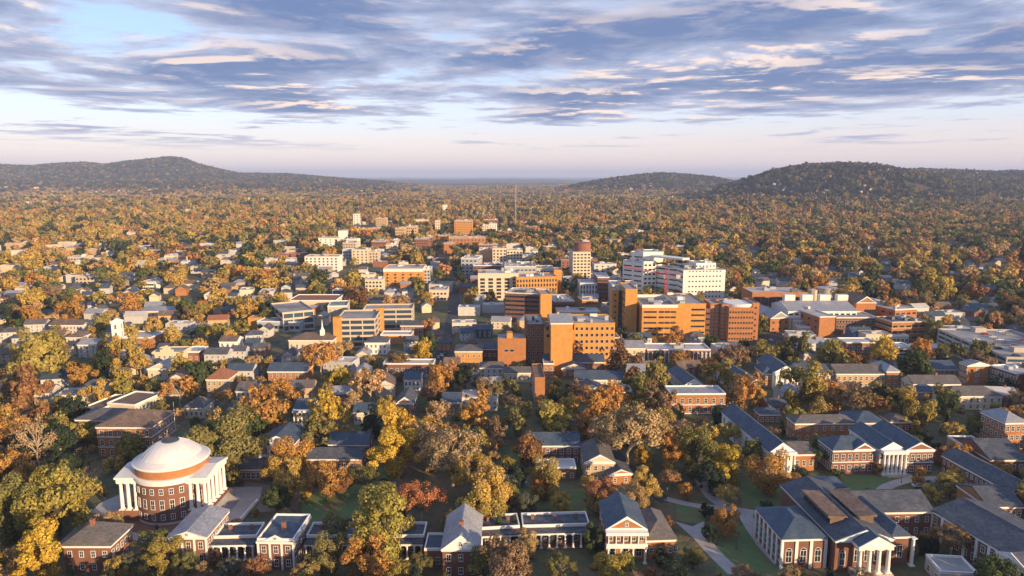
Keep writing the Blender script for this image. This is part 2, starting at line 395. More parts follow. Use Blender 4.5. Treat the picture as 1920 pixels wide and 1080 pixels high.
# ------------------------------------------------------------------ lawns, paths, roads
CLEAR = []     # ground kept free of scattered trees: (list of plan points, margin)
def inside(pts, x, y):
    c = False; j = len(pts) - 1
    for i in range(len(pts)):
        if (pts[i][1] > y) != (pts[j][1] > y) and x < (pts[j][0] - pts[i][0]) * (y - pts[i][1]) / (pts[j][1] - pts[i][1]) + pts[i][0]: c = not c
        j = i
    return c
def sheet(name, label, pix, mat, top, cat=None, clear=True):
    pts = [P(x, y, 0) for x, y in pix]; a = sum(p.x * q.y - q.x * p.y for p, q in zip(pts, pts[1:] + pts[:1]))
    if a < 0: pts.reverse()
    o = MB().prism([(p.x, p.y) for p in pts], -.3, top).build(name, mat); tag(o, label, cat or name.replace('_', ' '), kind='structure')
    if clear: CLEAR.append([(p.x, p.y) for p in pts])
    return o
def strip(name, label, pix, width, mat, top, cat=None, clear=True):
    """road or path along a line of pixels, rounded with a spline"""
    c = [P(x, y, 0) for x, y in pix]; line = []
    for i in range(len(c) - 1):
        p0, p1, p2, p3 = c[max(i - 1, 0)], c[i], c[i + 1], c[min(i + 2, len(c) - 1)]
        for k in range(6):
            t = k / 6; line.append(.5 * ((2 * p1) + (p2 - p0) * t + (2 * p0 - 5 * p1 + 4 * p2 - p3) * t * t + (3 * p1 - p0 - 3 * p2 + p3) * t ** 3))
    line.append(c[-1]); L, R = [], []
    for i, p in enumerate(line):
        d = (line[min(i + 1, len(line) - 1)] - line[max(i - 1, 0)]).normalized(); n = Vector((-d.y, d.x, 0)) * (width / 2); L.append(p + n); R.append(p - n)
    m = MB()
    for i in range(len(line) - 1):
        a, b, d, e = R[i], R[i + 1], L[i + 1], L[i]
        m.quad((a.x, a.y, top), (b.x, b.y, top), (d.x, d.y, top), (e.x, e.y, top))
        m.quad((a.x, a.y, -.2), (b.x, b.y, -.2), (b.x, b.y, top), (a.x, a.y, top)); m.quad((d.x, d.y, -.2), (e.x, e.y, -.2), (e.x, e.y, top), (d.x, d.y, top))
        if clear: CLEAR.append([(q.x, q.y) for q in (a, b, d, e)])
    o = m.build(name, mat); tag(o, label, cat or name.replace('_', ' '), kind='structure'); return line
def zz(z, *pts): return [z(*p) for p in pts]
sheet('lawn', 'green lawn between the rotunda yard and the brick path', zz(zb, (385, 640), (520, 560), (900, 500), (965, 540), (925, 655), (740, 770), (430, 775)), 'grass', .03)
sheet('lawn', 'shaded lawn beside the brick path under the golden trees', zz(zb, (850, 440), (1030, 390), (990, 520), (860, 525)), 'grass', .03)
sheet('lawn', 'small lawn behind the white colonnade', zz(zc, (250, 560), (690, 560), (700, 690), (560, 700), (260, 640)), 'grass', .03)
sheet('lawn', 'lawn below the winding path near the orange tree', zz(zc, (1235, 650), (1400, 690), (1405, 780), (1230, 745)), 'grass', .03)
sheet('lawn', 'grass court behind the round red-leaved trees', zz(zc, (170, 300), (290, 310), (300, 440), (180, 440)), 'grass', .03)
sheet('lawn', 'lawn in front of the three-gabled brick hall', zz(zd, (690, 480), (1130, 470), (1110, 500), (980, 545), (900, 590), (760, 610), (700, 560)), 'grass', .03)
sheet('lawn', 'lawn under the orange trees left of the small brick block', zz(zd, (90, 520), (360, 490), (440, 620), (400, 665), (100, 680)), 'grass', .03)
sheet('lawn', 'shaded lawn at the corner of the columned library', zz(zd, (-40, 800), (110, 780), (200, 900), (330, 1010), (400, 1120), (-60, 1120)), 'grass', .03)
sheet('lawn', 'grass strip beyond the curving drive', zz(zd, (1110, 460), (1330, 450), (1320, 490), (1140, 495)), 'grass', .03)
sheet('lawn', 'lawn beside the old brick hall', zz(ze, (1330, 1000), (1440, 1010), (1420, 1060), (1300, 1075)), 'grass', .03)
sheet('lawn', 'lawn behind the two-storey brick house with white windows', zz(zh, (360, 1000), (640, 990), (700, 1060), (380, 1075)), 'grass', .03)
sheet('court', 'tan gravel yard beside the rotunda steps', zz(zb, (60, 510), (200, 540), (410, 580), (370, 680), (170, 700), (20, 690)), 'path', .02, 'yard')
strip('path', 'brick path running along the long lawn', zz(zb, (1090, 330), (1050, 400), (1000, 520), (945, 650)), 4.5, 'brick_paving', .045)
strip('path', 'pale cross path over the lawn', zz(zb, (860, 522), (960, 530)), 2.2, 'paving', .055)
strip('path', 'winding grey path past the orange tree', zz(zc, (1170, 620), (1250, 640), (1380, 665), (1520, 675), (1700, 700)), 3.2, 'paving', .05)
sheet('path', 'broad grey walk curving down to the library', zz(zc, (1225, 755), (1330, 785), (1395, 755), (1450, 880), (1520, 960), (1640, 1070), (1540, 1070), (1400, 930), (1330, 850)), 'paving', .04)
strip('road', 'narrow campus lane climbing between the trees', zz(zc, (620, 150), (720, 215), (850, 330), (960, 450), (1110, 590), (1180, 640)), 5.5, 'asphalt', .035)
strip('road', 'service lane behind the golden trees', zz(zc, (1380, 500), (1440, 600), (1520, 660)), 5.0, 'paving', .036)
sheet('forecourt', 'small paved forecourt left of the orange trees', zz(zc, (190, 480), (330, 470), (345, 525), (210, 535)), 'paving', .04, 'paving')
strip('driveway', 'pale curving drive in front of the three-gabled hall', zz(zd, (920, 580), (960, 550), (1040, 520), (1130, 503), (1320, 497)), 4.0, 'paving', .05)
strip('path', 'straight path from the orange tree to the brick block', zz(zd, (345, 540), (410, 595), (480, 650)), 3.0, 'paving', .05)
sheet('path', 'paved walk along the side of the library', zz(zd, (60, 685), (175, 690), (165, 730), (250, 880), (330, 1010), (290, 1010), (190, 900), (110, 780)), 'paving', .045)
strip('path', 'short walk to the white portico', zz(zd, (1030, 450), (1050, 490)), 8.0, 'concrete', .045)
sheet('parking_lot', 'dark asphalt lot below the brick hospital', zz(zh, (900, 190), (1090, 125), (1310, 120), (1270, 200), (1130, 300), (960, 320)), 'asphalt', .03, 'parking lot')
sheet('parking_lot', 'asphalt lot beside the yellow tree and street', zz(zf, (1500, 410), (1640, 400), (1640, 470), (1560, 520), (1500, 480)), 'asphalt', .03, 'parking lot')
sheet('parking_lot', 'car park left of the old brick hall', zz(za, (380, 60), (500, 30), (560, 180), (470, 260), (420, 160)), 'asphalt', .03, 'parking lot')
ROADS = []
for lab, px, w in (('main street running away between the town blocks', ((760, 720), (815, 690), (838, 640), (848, 600), (852, 560), (846, 520), (838, 490)), 10),
                   ('street crossing in front of the brick hospital', ((1130, 668), (1300, 650), (1430, 646), (1560, 650), (1720, 668)), 9),
                   ('leafy residential street on the left', ((-60, 640), (120, 632), (330, 612), (470, 590)), 8),
                   ('second residential street on the left', ((-60, 560), (200, 545), (430, 530), (560, 520)), 8),
                   ('street climbing past the parking decks', ((470, 720), (560, 640), (600, 580), (640, 530), (690, 480)), 8),
                   ('lane behind the domed rotunda', ((330, 880), (390, 770), (440, 700), (520, 640)), 7),
                   ('road behind the hospital towers', ((1100, 560), (1110, 520), (1120, 490)), 8)):
    ROADS.append(strip('road', lab, px, w, 'asphalt', .025))
    ROADS[-1] = (ROADS[-1], w)

# ------------------------------------------------------------------ building kit
FOOT = []      # plans of everything built: (cx, cy, cos, sin, half width, half depth)
SHOW = []      # facades the photo shows clear of trees: (x0, y0, x1, y1, depth)
REFS = []      # short phrases of landmarks
_wm = {}
def win_mesh(w, h, style):
    k = (round(w, 2), round(h, 2), style)
    if k in _wm: return _wm[k]
    f = MB(); p = MB(); t = .13 if style != 'strip' else .08; d = .10
    fm = {'sash': 'white', 'arch': 'white', 'strip': 'steel', 'dark': 'steel', 'pale': 'concrete_pale'}[style]
    gm = 'glass' if style != 'pale' else 'glass'
    x = w / 2
    for q in (f,):
        q.box(-x - t, -x, -d, .02, -h / 2 - t, h / 2 + t); q.box(x, x + t, -d, .02, -h / 2 - t, h / 2 + t)
        q.box(-x, x, -d, .02, h / 2, h / 2 + t); q.box(-x - t * .5, x + t * .5, -d - .06, .02, -h / 2 - t, -h / 2)
        if style in ('sash', 'arch'):
            q.box(-x, x, -d + .03, .0, -.05, .05); q.box(-.04, .04, -d + .04, .0, -h / 2, h / 2)
        elif style == 'strip':
            n = max(1, int(w / 1.6))
            for i in range(1, n): q.box(-x + w * i / n - .05, -x + w * i / n + .05, -d + .03, 0, -h / 2, h / 2)
    if style == 'arch':
        pts = [(x * math.cos(a), h / 2 + x * math.sin(a)) for a in np.linspace(0, math.pi, 9)]
        out = [((x + t) * math.cos(a), h / 2 + (x + t) * math.sin(a)) for a in np.linspace(0, math.pi, 9)]
        for i in range(8):
            f.quad(*[(a[0], -d, a[1]) for a in (pts[i], pts[i + 1], out[i + 1], out[i])])
        p.quad(*[(a[0], -.045, a[1]) for a in pts])
    p.box(-x, x, -.05, .02, -h / 2, h / 2)
    one = MB(); one.v = f.v + p.v; one.f = f.f + [tuple(i + len(f.v) for i in q) for q in p.f]; one.m = [0] * len(f.f) + [1] * len(p.f)
    _wm[k] = (f.mesh('window', fm), p.mesh('pane', gm), one.mesh('window', [fm, gm]))
    return _wm[k]
_cm = {}
def col_mesh(h, r, mat='white'):
    k = (round(h, 1), round(r, 2), mat)
    if k not in _cm:
        m = MB(); m.box(-r * 1.45, r * 1.45, -r * 1.45, r * 1.45, 0, r * .5)
        m.lathe([(r * 1.3, r * .5), (r * 1.3, r * .8), (r, r * 1.1), (r * .98, h * .35), (r * .83, h - r * 1.3), (r * .83, h - r * 1.2), (r * 1.25, h - r * .55), (r * 1.25, h - r * .4)], 12)
        m.box(-r * 1.4, r * 1.4, -r * 1.4, r * 1.4, h - r * .4, h)
        _cm[k] = m.mesh('column', mat)
    return _cm[k]

class Block:
    """a rectangular block; local x along the facade, y into the building, z up; parts hang on root"""
    def __init__(s, root, pos, yaw, W, D, h, near):
        s.root = root; s.W = W; s.D = D; s.h = h; s.near = near; s.pos = Vector(pos); s.yaw = yaw
        r = root.location; c, n = math.cos(-root.rotation_euler.z), math.sin(-root.rotation_euler.z)
        d = s.pos - r; s.off = (c * d.x - n * d.y, n * d.x + c * d.y, d.z); s.ry = yaw - root.rotation_euler.z
    def loc(s, x, y, z=0.0):
        c, n = math.cos(s.ry), math.sin(s.ry)
        return (s.off[0] + c * x - n * y, s.off[1] + n * x + c * y, s.off[2] + z)
    def put(s, name, mb, mat, parent=None, smooth=False):
        if parent is None: return mb.build(name, mat, s.root, s.loc(0, 0), s.ry, smooth)
        return mb.build(name, mat, parent, (0, 0, 0), 0, smooth)
    def inst(s, name, me, x, y, z, rz=0.0): return inst(name, me, s.root, s.loc(x, y, z), s.ry + rz)
    def world(s, x, y, z=0.0):
        c, n = math.cos(s.yaw), math.sin(s.yaw); return Vector((s.pos.x + c * x - n * y, s.pos.y + n * x + c * y, s.pos.z + z))
    # ---- pieces
    def walls(s, mat):
        s.wall = s.put('wall', MB().box(-s.W / 2, s.W / 2, 0, s.D, -.6, s.h - .02), mat)
    def ring(s, name, mat, z0, z1, out, th=None, parent=None):
        x, D = s.W / 2, s.D; m = MB(); t = th or (out + .12)
        m.box(-x - out, x + out, -out, -out + t, z0, z1); m.box(-x - out, x + out, D + out - t, D + out, z0, z1)
        m.box(-x - out, -x - out + t, -out + t, D + out - t, z0, z1); m.box(x + out - t, x + out, -out + t, D + out - t, z0, z1)
        return s.put(name, m, mat, parent)
    def roof_gx(s, rise, mat, o=.5):
        x = s.W / 2 + o; h = s.h; D = s.D; m = MB(); pts = [(-o, h), (D + o, h), (D + o, h + .22), (D / 2, h + rise + .22), (-o, h + .22)]
        i = len(m.v); m.v += [(-x, a, b) for a, b in pts] + [(x, a, b) for a, b in pts]
        for k in range(5): m.f.append((k, k + 5, (k + 1) % 5 + 5, (k + 1) % 5)); m.m.append(0)
        m.f += [(0, 1, 2, 3, 4), (9, 8, 7, 6, 5)]; m.m += [0, 0]
        m.box(-x + .1, x - .1, D / 2 - .18, D / 2 + .18, h + rise + .1, h + rise + .34)
        s.roof = s.put('roof', m, mat)
        for sx in (-1, 1):
            g = MB(); xx = sx * (x + .01); q = .86
            a, b, c = (xx, D * (1 - q) / 2, h + .2), (xx, D * (1 + q) / 2, h + .2), (xx, D / 2, h + .2 + rise * q)
            g.quad(*((a, b, c) if sx > 0 else (b, a, c))); s.put('gable', g, s.gmat)
    def roof_gy(s, rise, mat, o=.5, tymp=None, raking='white', vent=False):
        x = s.W / 2 + o; h = s.h; D = s.D; m = MB(); pts = [(-x, h), (x, h), (x, h + .22), (0, h + rise + .22), (-x, h + .22)]
        m.v += [(a, -o, b) for a, b in pts] + [(a, D + o, b) for a, b in pts]
        for k in range(5): m.f.append((k, (k + 1) % 5, (k + 1) % 5 + 5, k + 5)); m.m.append(0)
        m.f += [(4, 3, 2, 1, 0), (5, 6, 7, 8, 9)]; m.m += [0, 0]
        m.box(-.18, .18, -o + .1, D + o - .1, h + rise + .1, h + rise + .34)
        s.roof = s.put('roof', m, mat)
        s.pediment(-x, x, -o - .35, h, rise + .3, .34, tymp or s.gmat, raking, vent)
    def pediment(s, x0, x1, y, z, rise, th, tymp, raking='white', vent=False):
        """raking frame with a recessed field"""
        c = (x0 + x1) / 2; hw = (x1 - x0) / 2; b = min(.75, hw * .16); m = MB()
        outer = [(x0, z), (x1, z), (c, z + rise)]; k = 1 - b / hw * 1.7
        inner = [(c - hw * k, z + b * .75), (c + hw * k, z + b * .75), (c, z + b * .75 + (rise - b) * k)]
        for a in range(3):
            p, q, r, t = outer[a], outer[(a + 1) % 3], inner[(a + 1) % 3], inner[a]
            m.quad((p[0], y, p[1]), (q[0], y, q[1]), (r[0], y, r[1]), (t[0], y, t[1]))
            m.quad((q[0], y, q[1]), (p[0], y, p[1]), (p[0], y + th, p[1]), (q[0], y + th, q[1]))
            m.quad((t[0], y, t[1]), (r[0], y, r[1]), (r[0], y + th * .8, r[1]), (t[0], y + th * .8, t[1]))
        pd = s.put('pediment', m, raking)
        g = MB().quad(*[(a, y + th * .7, b2) for a, b2 in inner]); s.put('tympanum', g, tymp, None)
        if vent:
            me = win_mesh(.9, .9, 'arch')[2]; s.inst('lunette', me, c, y + th * .7 - .03, z + rise * .36)
        return pd
    def roof_hip(s, rise, mat, o=.55):
        x = s.W / 2 + o; h = s.h + .22; D = s.D; y0, y1 = -o, D + o; m = MB()
        if s.W > D: r = [(-(s.W - D) / 2 - .01, D / 2), ((s.W - D) / 2 + .01, D / 2)]
        else: r = [(0, s.W / 2 - .01), (0, D - s.W / 2 + .01)]
        c = [(-x, y0), (x, y0), (x, y1), (-x, y1)]
        m.v = [(a, b, s.h) for a, b in c] + [(a, b, h) for a, b in c] + [(a, b, h + rise) for a, b in r]
        for k in range(4): m.f.append((k, (k + 1) % 4, (k + 1) % 4 + 4, k + 4)); m.m.append(0)
        m.f.append((3, 2, 1, 0))
        if s.W > D: m.f += [(4, 5, 9, 8), (5, 6, 9), (6, 7, 8, 9), (7, 4, 8)]
        else: m.f += [(4, 5, 8), (5, 6, 9, 8), (6, 7, 9), (7, 4, 8, 9)]
        m.m += [0] * 5
        s.roof = s.put('roof', m, mat)
    def roof_flat(s, mat, parapet, ph=.8, units=0, seed=0):
        s.roof = s.put('roof', MB().box(-s.W / 2 + .3, s.W / 2 - .3, .3, s.D - .3, s.h - .02, s.h + .12), mat)
        s.ring('parapet', parapet, s.h - .02, s.h + ph, .06, .36)
        rr = random.Random(seed + int(s.pos.x * 7) + int(s.pos.y))
        for k in range(units):
            w = rr.uniform(1.4, min(6, s.W * .22)); d = rr.uniform(1.4, min(5, s.D * .22)); hh = rr.uniform(1.0, 2.8)
            x = rr.uniform(-s.W / 2 + w / 2 + 1, s.W / 2 - w / 2 - 1); y = rr.uniform(1 + d / 2, s.D - 1 - d / 2)
            m = MB().box(x - w / 2, x + w / 2, y - d / 2, y + d / 2, s.h + .12, s.h + hh)
            m.box(x - w / 2 - .1, x + w / 2 + .1, y - d / 2 - .1, y + d / 2 + .1, s.h + hh, s.h + hh + .15)
            if rr.random() < .5: m.lathe([(.0, s.h + hh + .5), (.5, s.h + hh + .5), (.5, s.h + hh + .15)][::-1], 8, (x, y))
            s.put('rooftop_unit', m, rr.choice(('unit_grey', 'panel_white', 'steel', 'unit_grey')))
    def chimney(s, fx, fy, top, w=1.1, mat='brick'):
        x, y = fx * s.W / 2, fy * s.D; m = MB()
        m.box(x - w / 2, x + w / 2, y - .45, y + .45, s.h, top - .3); m.box(x - w / 2 - .1, x + w / 2 + .1, y - .55, y + .55, top - .3, top)
        s.put('chimney', m, mat, None)
    def windows(s, face, n, zs, w, h, style='sash', x0=None, x1=None, y=0.0):
        L = s.W if face in 'FB' else s.D; me = win_mesh(w, h, style)
        a = -L / 2 if x0 is None else x0; b = L / 2 if x1 is None else x1; st = (b - a) / n
        for z in (zs if isinstance(zs, (list, tuple)) else [zs]):
            for i in range(n):
                u = a + st * (i + .5)
                if face == 'F': x, yy, rz = u, y, 0.0
                elif face == 'L': x, yy, rz = -s.W / 2 - y, s.D / 2 - u, -math.pi / 2
                else: x, yy, rz = s.W / 2 + y, s.D / 2 + u, math.pi / 2
                if s.near:
                    o = s.inst('window', me[0], x, yy, z, rz); inst('pane', me[1], o)
                else: s.inst('window', me[2], x, yy, z, rz)
    def columns(s, xs, y, h, r, mat='white', z=0.0):
        me = col_mesh(h, r, mat)
        for x in xs: s.inst('column', me, x, y, z)
    def portico(s, x0, x1, out, h, n, r=.5, z0=0.6, rise=None, beam=1.1, tymp='white', roofm='slate_blue'):
        if z0 > .2:
            s.put('podium', MB().box(x0 - .5, x1 + .5, -out - .7, -.01, -.4, z0), 'concrete_pale')
            m = MB(); w = (x1 - x0) * .7; k = max(2, int(z0 / .3))
            for i in range(k): m.box((x0 + x1 - w) / 2, (x0 + x1 + w) / 2, -out - .7 - .4 * (i + 1), -out - .7 - .4 * i - .002, -.3, z0 * (1 - (i + 1) / (k + 1)))
            s.put('steps', m, 'concrete_pale')
        s.columns(np.linspace(x0 + r, x1 - r, n), -out + r, h - z0, r, 'white', z0)
        s.put('entablature', MB().box(x0 - .25, x1 + .25, -out - .2, -.012, h, h + beam), 'white')
        if rise:
            m = MB(); y0, y1 = -out - .45, 1.5; pts = [(x0 - .5, h + beam), (x1 + .5, h + beam), ((x0 + x1) / 2, h + beam + rise)]
            m.v = [(a, y0, b) for a, b in pts] + [(a, y1, b) for a, b in pts]
            m.f = [(0, 1, 2), (5, 4, 3), (1, 4, 5, 2), (2, 5, 3, 0), (0, 3, 4, 1)]; m.m = [0] * 5
            s.put('portico_roof', m, roofm)
            s.pediment(x0 - .5, x1 + .5, y0 - .3, h + beam, rise + .12, .29, tymp)

LEDGER = {}
def bld(label, A, B, h, D, roof='flat', rise=3.0, wall='brick', rm=None, fl=2, cols=0, scols=0, win=(1.1, 1.75), style='sash', yaw='auto',
        root=None, cat='building', name='brick_building', ref=None, trim='white', units=0, chim=(), faces='FLR', tymp=None, vent=False,
        show=.9, group=None, base=0.0, gmat=None, ph=.8, at=None):
    if at: d_ = ray((A[0] + B[0]) / 2, (A[1] + B[1]) / 2); h = CAMH + d_[2] * at / d_[1] - gh(0, at)      # height of a top seen at a known distance
    pa, pb = PG(A[0], A[1], h), PG(B[0], B[1], h); near = pa.y < 300
    if yaw == 'auto': yaw = math.atan2(pb.y - pa.y, pb.x - pa.x) if pa.y < 330 else 0.0
    elif yaw == 'free': yaw = math.atan2(pb.y - pa.y, pb.x - pa.x)
    else: yaw = math.radians(yaw)
    u = Vector((math.cos(yaw), math.sin(yaw), 0)); v = Vector((-u.y, u.x, 0))
    mid = (pa + pb) / 2; W = (pb - pa).dot(u)
    if isinstance(D, tuple):
        pc = PG(D[0], D[1], h); q = pa if abs((pc - pa).dot(u)) < abs((pc - pb).dot(u)) else pb
        D = abs((pc - q).dot(v))
    gz = gh(mid.x, mid.y); pos = Vector((mid.x, mid.y, gz))
    if root is None:
        root = thing(name, label, cat, pos, yaw, group)
        if ref: REFS.append((ref, mid.x, mid.y + D / 2))
    b = Block(root, pos, yaw, W, D, h, near); b.gmat = gmat or wall
    b.walls(wall)
    c = pos + u * 0 + v * (D / 2); FOOT.append((c.x, c.y, u.x, u.y, W / 2, D / 2))
    if show:
        x0, y0, d0 = PX(pa.x, pa.y, gz + h); x1, y1, d1 = PX(pb.x, pb.y, gz + h); yb = max(PX(pa.x, pa.y, gz)[1], PX(pb.x, pb.y, gz)[1])
        SHOW.append((min(x0, x1), min(y0, y1) - 8, max(x0, x1), min(y0, y1) + (yb - min(y0, y1)) * show, min(pa.y, pb.y)))
    if roof == 'flat': b.roof_flat(rm or 'flat_roof', trim if trim and trim != 'none' else wall, ph, units)
    else:
        if trim and trim != 'none': b.ring('cornice', trim, h - .75, h - .004, .3)
        if roof == 'gx': b.roof_gx(rise, rm or 'slate')
        elif roof == 'gy': b.roof_gy(rise, rm or 'slate', tymp=tymp, vent=vent)
        elif roof == 'hip': b.roof_hip(rise, rm or 'slate')
    for (fx, fy, t) in chim: b.chimney(fx, fy, h + t)
    fh = (h - base - (.8 if trim else .2)) / fl; zs = [base + fh * (i + .52) for i in range(fl)]
    w_, hh = win; hh = min(hh, fh * .72)
    if cols: b.windows('F', cols, zs, min(w_, W / cols * .85), hh, style)
    if scols:
        if 'L' in faces and (pa.x + 0) > -60: b.windows('L', scols, zs, min(w_, D / scols * .85), hh, style)
        if 'R' in faces and pb.x < 60: b.windows('R', scols, zs, min(w_, D / scols * .85), hh, style)
    LEDGER[label[:40]] = (round(pos.x), round(pos.y), round(math.degrees(yaw), 1), round(W, 1), round(D, 1), h)
    return b
def garage(label, A, B, h, D, fl, yaw='auto', mat='concrete_pale', ref=None, towers=(), tmat='brick_tan', name='parking_garage'):
    """open parking decks: dark core, a parapet band for each level, piers, stair towers"""
    b = bld(label, A, B, h, D, 'flat', wall='glass_blue', rm='flat_roof', trim=None, yaw=yaw, cat='garage', name=name, ref=ref, ph=.05)  # dark glass core paints the shade inside the open decks
    x, D = b.W / 2, b.D; fh = h / fl
    for i in range(fl + 1):
        z = i * fh; m = MB(); o = .5; t = .35
        z0, z1 = max(z - .35, .0), z + 1.1
        m.box(-x - o, x + o, -o, -o + t, z0, z1); m.box(-x - o, x + o, D + o - t, D + o, z0, z1)
        m.box(-x - o, -x - o + t, -o + t, D + o - t, z0, z1); m.box(x + o - t, x + o, -o + t, D + o - t, z0, z1)
        b.put('deck_parapet', m, mat)
    n = max(3, int(b.W / 9)); me = MB().box(-.35, .35, -.35, .35, 0, h).mesh('pier', M[mat])
    for i in range(n + 1): b.inst('pier', me, -x + b.W * i / n, -.12, 0)
    k = max(2, int(D / 12))
    for sx in (-1, 1):
        for i in range(1, k + 1): b.inst('pier', me, sx * (x + .12), D * i / k, 0)
    for (fx, fy, w, d, t) in towers:
        b.put('stair_tower', MB().box(fx * x - w / 2, fx * x + w / 2, fy * D - d / 2, fy * D + d / 2, -.5, h + t), tmat)
    return b

# ------------------------------------------------------------------ the domed rotunda
RX, RY = -117.0, 226.0
def rotunda():
    t = thing('rotunda', 'round red brick rotunda with a white saucer dome and two white columned porticoes', 'rotunda', (RX, RY, 0))
    REFS.append(('the domed rotunda', RX, RY)); FOOT.append((RX, RY, 1, 0, 19, 14)); SHOW.append((215, 815, 425, 985, 210))
    R = 11.75; n = 72
    MB().lathe([(R, -.5), (R, 14.1)], n).build('drum', 'brick_brown', t, smooth=True)  # brown-red brick, chosen darker to carry the shade on the drum
    MB().lathe([(R + .01, 14.0), (R + .25, 14.0), (R + .3, 14.9), (R + .75, 15.2), (R + .8, 15.9), (R + .2, 16.0), (R - .3, 16.05)], n).build('cornice', 'white', t)
    MB().lathe([(R + .12, .3), (R + .12, 1.0), (R - .05, 1.05)], n).build('plinth', 'white_old', t)
    MB().lathe([(R - .15, 15.95), (R - .15, 19.0)], n).build('attic_band', 'brick_orange', t, smooth=True)  # orange brick puts the low sun on this band into its colour
    MB().lathe([(R - .2, 18.8), (R + .35, 18.9), (R + .55, 19.3), (R + .3, 19.5), (R - .1, 19.55)], n).build('attic_cornice', 'white', t)
    # stepped lower rings, then the shallow cap
    prof = [(R - .05, 19.55)]; r, z = R - .05, 19.55
    for k in range(6):
        z += .20; prof.append((r, z)); r -= .36; prof.append((r, z + .03))
    cap = r; z0 = z + .02; top = 25.2
    for k in range(1, 15):
        a = k / 14; rr = cap * (1 - a) + 2.75 * a
        prof.append((rr, z0 + (top - z0) * (1 - (rr / cap) ** 2.3) / (1 - (2.75 / cap) ** 2.3)))
    d = MB().lathe(prof, n).build('dome', 'dome_white', t, smooth=False)
    MB().lathe([(2.75, 25.1), (2.75, 25.5), (2.5, 25.5), (2.5, 25.35), (0.01, 25.75)], 32).build('oculus', 'slate', d)
    for k in range(24):
        a = 2 * math.pi * k / 24; m = MB()
        p0 = Vector((cap * math.cos(a), cap * math.sin(a), z0 + .03))
        last = p0
        for j in range(1, 8):
            rr = cap + (2.8 - cap) * j / 7; zz_ = z0 + (top - z0) * (1 - (rr / cap) ** 2.3) / (1 - (2.75 / cap) ** 2.3) + .05
            q = Vector((rr * math.cos(a), rr * math.sin(a), zz_)); m.tube(last, q, .05, .05, 4); last = q
        m.build('dome_seam', 'dome_white', d)
    # windows in three tiers on the visible side
    for zc, w, h, st in ((3.1, 1.15, 1.7, 'sash'), (7.4, 1.25, 3.1, 'sash'), (11.9, 1.15, 1.9, 'sash')):
        f, p, _ = win_mesh(w, h, st)
        for k in range(24):
            a = 2 * math.pi * (k + .5) / 24 + math.pi / 2
            if abs(math.cos(a)) > .93: continue
            o = inst('window', f, t, ((R + .02) * math.cos(a), (R + .02) * math.sin(a), zc), a + math.pi / 2); inst('pane', p, o)
    # podium and porticoes on either hand
    for s in (-1, 1):
        m = MB(); x0, x1 = sorted((s * 8.0, s * 15.6)); m.box(x0, x1, -8.6, 8.4, -.5, 3.6); m.box(x0 - .1, x1 + .1, -8.7, 8.5, 3.6, 3.9); m.build('podium', 'brick', t)
        st = MB()
        for i in range(9):
            a, b = sorted((s * (15.7 + i * .42), s * (15.7 + (i + 1) * .42))); st.box(a, b, -6, 6, -.3, 3.55 - i * .38)
        st.build('steps', 'paving', t)
        cm = col_mesh(9.7, .62)
        for y in np.linspace(-7.6, 7.6, 6): inst('column', cm, t, (s * 14.0, y, 3.9))
        for x in (9.2, 11.7):
            for y in (-7.6, 7.6): inst('column', cm, t, (s * x, y, 3.9))
        x0, x1 = sorted((s * 7.5, s * 15.0)); m = MB()
        m.box(x0, x1, -8.5, 8.5, 13.6, 15.0); xa, xb = sorted((s * 7.4, s * 15.4)); m.box(xa, xb, -8.9, 8.9, 15.0, 15.6); m.build('entablature', 'white', t)
        r = MB(); h = 15.6; pts = [(-8.9, h), (8.9, h), (0, h + 1.5)]
        r.v = [(xa, a, b) for a, b in pts] + [(xb, a, b) for a, b in pts]; r.f = [(2, 1, 0), (3, 4, 5), (0, 1, 4, 3), (1, 2, 5, 4), (2, 0, 3, 5)]; r.m = [0] * 5
        r.build('portico_roof', 'dome_white', t)
        g = MB(); g.quad(*[(s * 15.42, a, b) for a, b in ((-7.0, h + .25), (7.0, h + .25), (0, h + 1.35))]); g.build('pediment', 'white', t)
        wl = MB().box(*sorted((s * 7.2, s * 8.8)), -5.0, 5.0, 3.9, 13.6).build('portico_wall', 'brick', t)
        dm = win_mesh(2.2, 5.0, 'sash'); dd = inst('door', dm[0], t, (s * 8.83, 0, 6.6), s * math.pi / 2); inst('pane', dm[1], dd)
    tr = MB().prism([(-143, 203), (-104, 203), (-91.5, 206), (-90, 232), (-93, 243), (-140, 243), (-146, 230)], -.4, .28).build('terrace', 'paving')
    tag(tr, 'pale stone terrace around the rotunda', 'terrace', kind='structure'); CLEAR.append([(-145, 205), (-96, 205), (-90, 232), (-93, 243), (-144, 243)])
    ap = MB().lathe([(17.2, .2), (17.2, .36), (11.9, .37)], 48, (RX, RY)).build('apron', 'brick_paving'); tag(ap, 'dark brick apron at the foot of the rotunda', 'paving', kind='structure')
    # low walls and balustrade of the terrace
    for lab, x0, y0, x1, y1 in (('white terrace balustrade left of the rotunda steps', -139, 214, -134.5, 206.5), ('white terrace balustrade right of the rotunda', -91.5, 208, -90.5, 231)):
        o = thing('balustrade', lab, 'balustrade', ((x0 + x1) / 2, (y0 + y1) / 2, .28), math.atan2(y1 - y0, x1 - x0)); L = math.hypot(x1 - x0, y1 - y0)
        MB().box(-L / 2, L / 2, -.2, .2, 0, .25).build('base', 'white', o); MB().box(-L / 2, L / 2, -.22, .22, .95, 1.15).build('rail', 'white', o)
        bm = MB().lathe([(.09, .25), (.15, .45), (.07, .8), (.1, .95)], 6).mesh('baluster', 'white')
        for i in range(int(L / .8)): inst('baluster', bm, o, (-L / 2 + .4 + i * .8, 0, 0))
    # statue on its pedestal
    p = P(*za(1068, 822), .3); s = thing('statue', 'dark bronze statue on a white pedestal before the rotunda', 'statue', (p.x, p.y, .28))
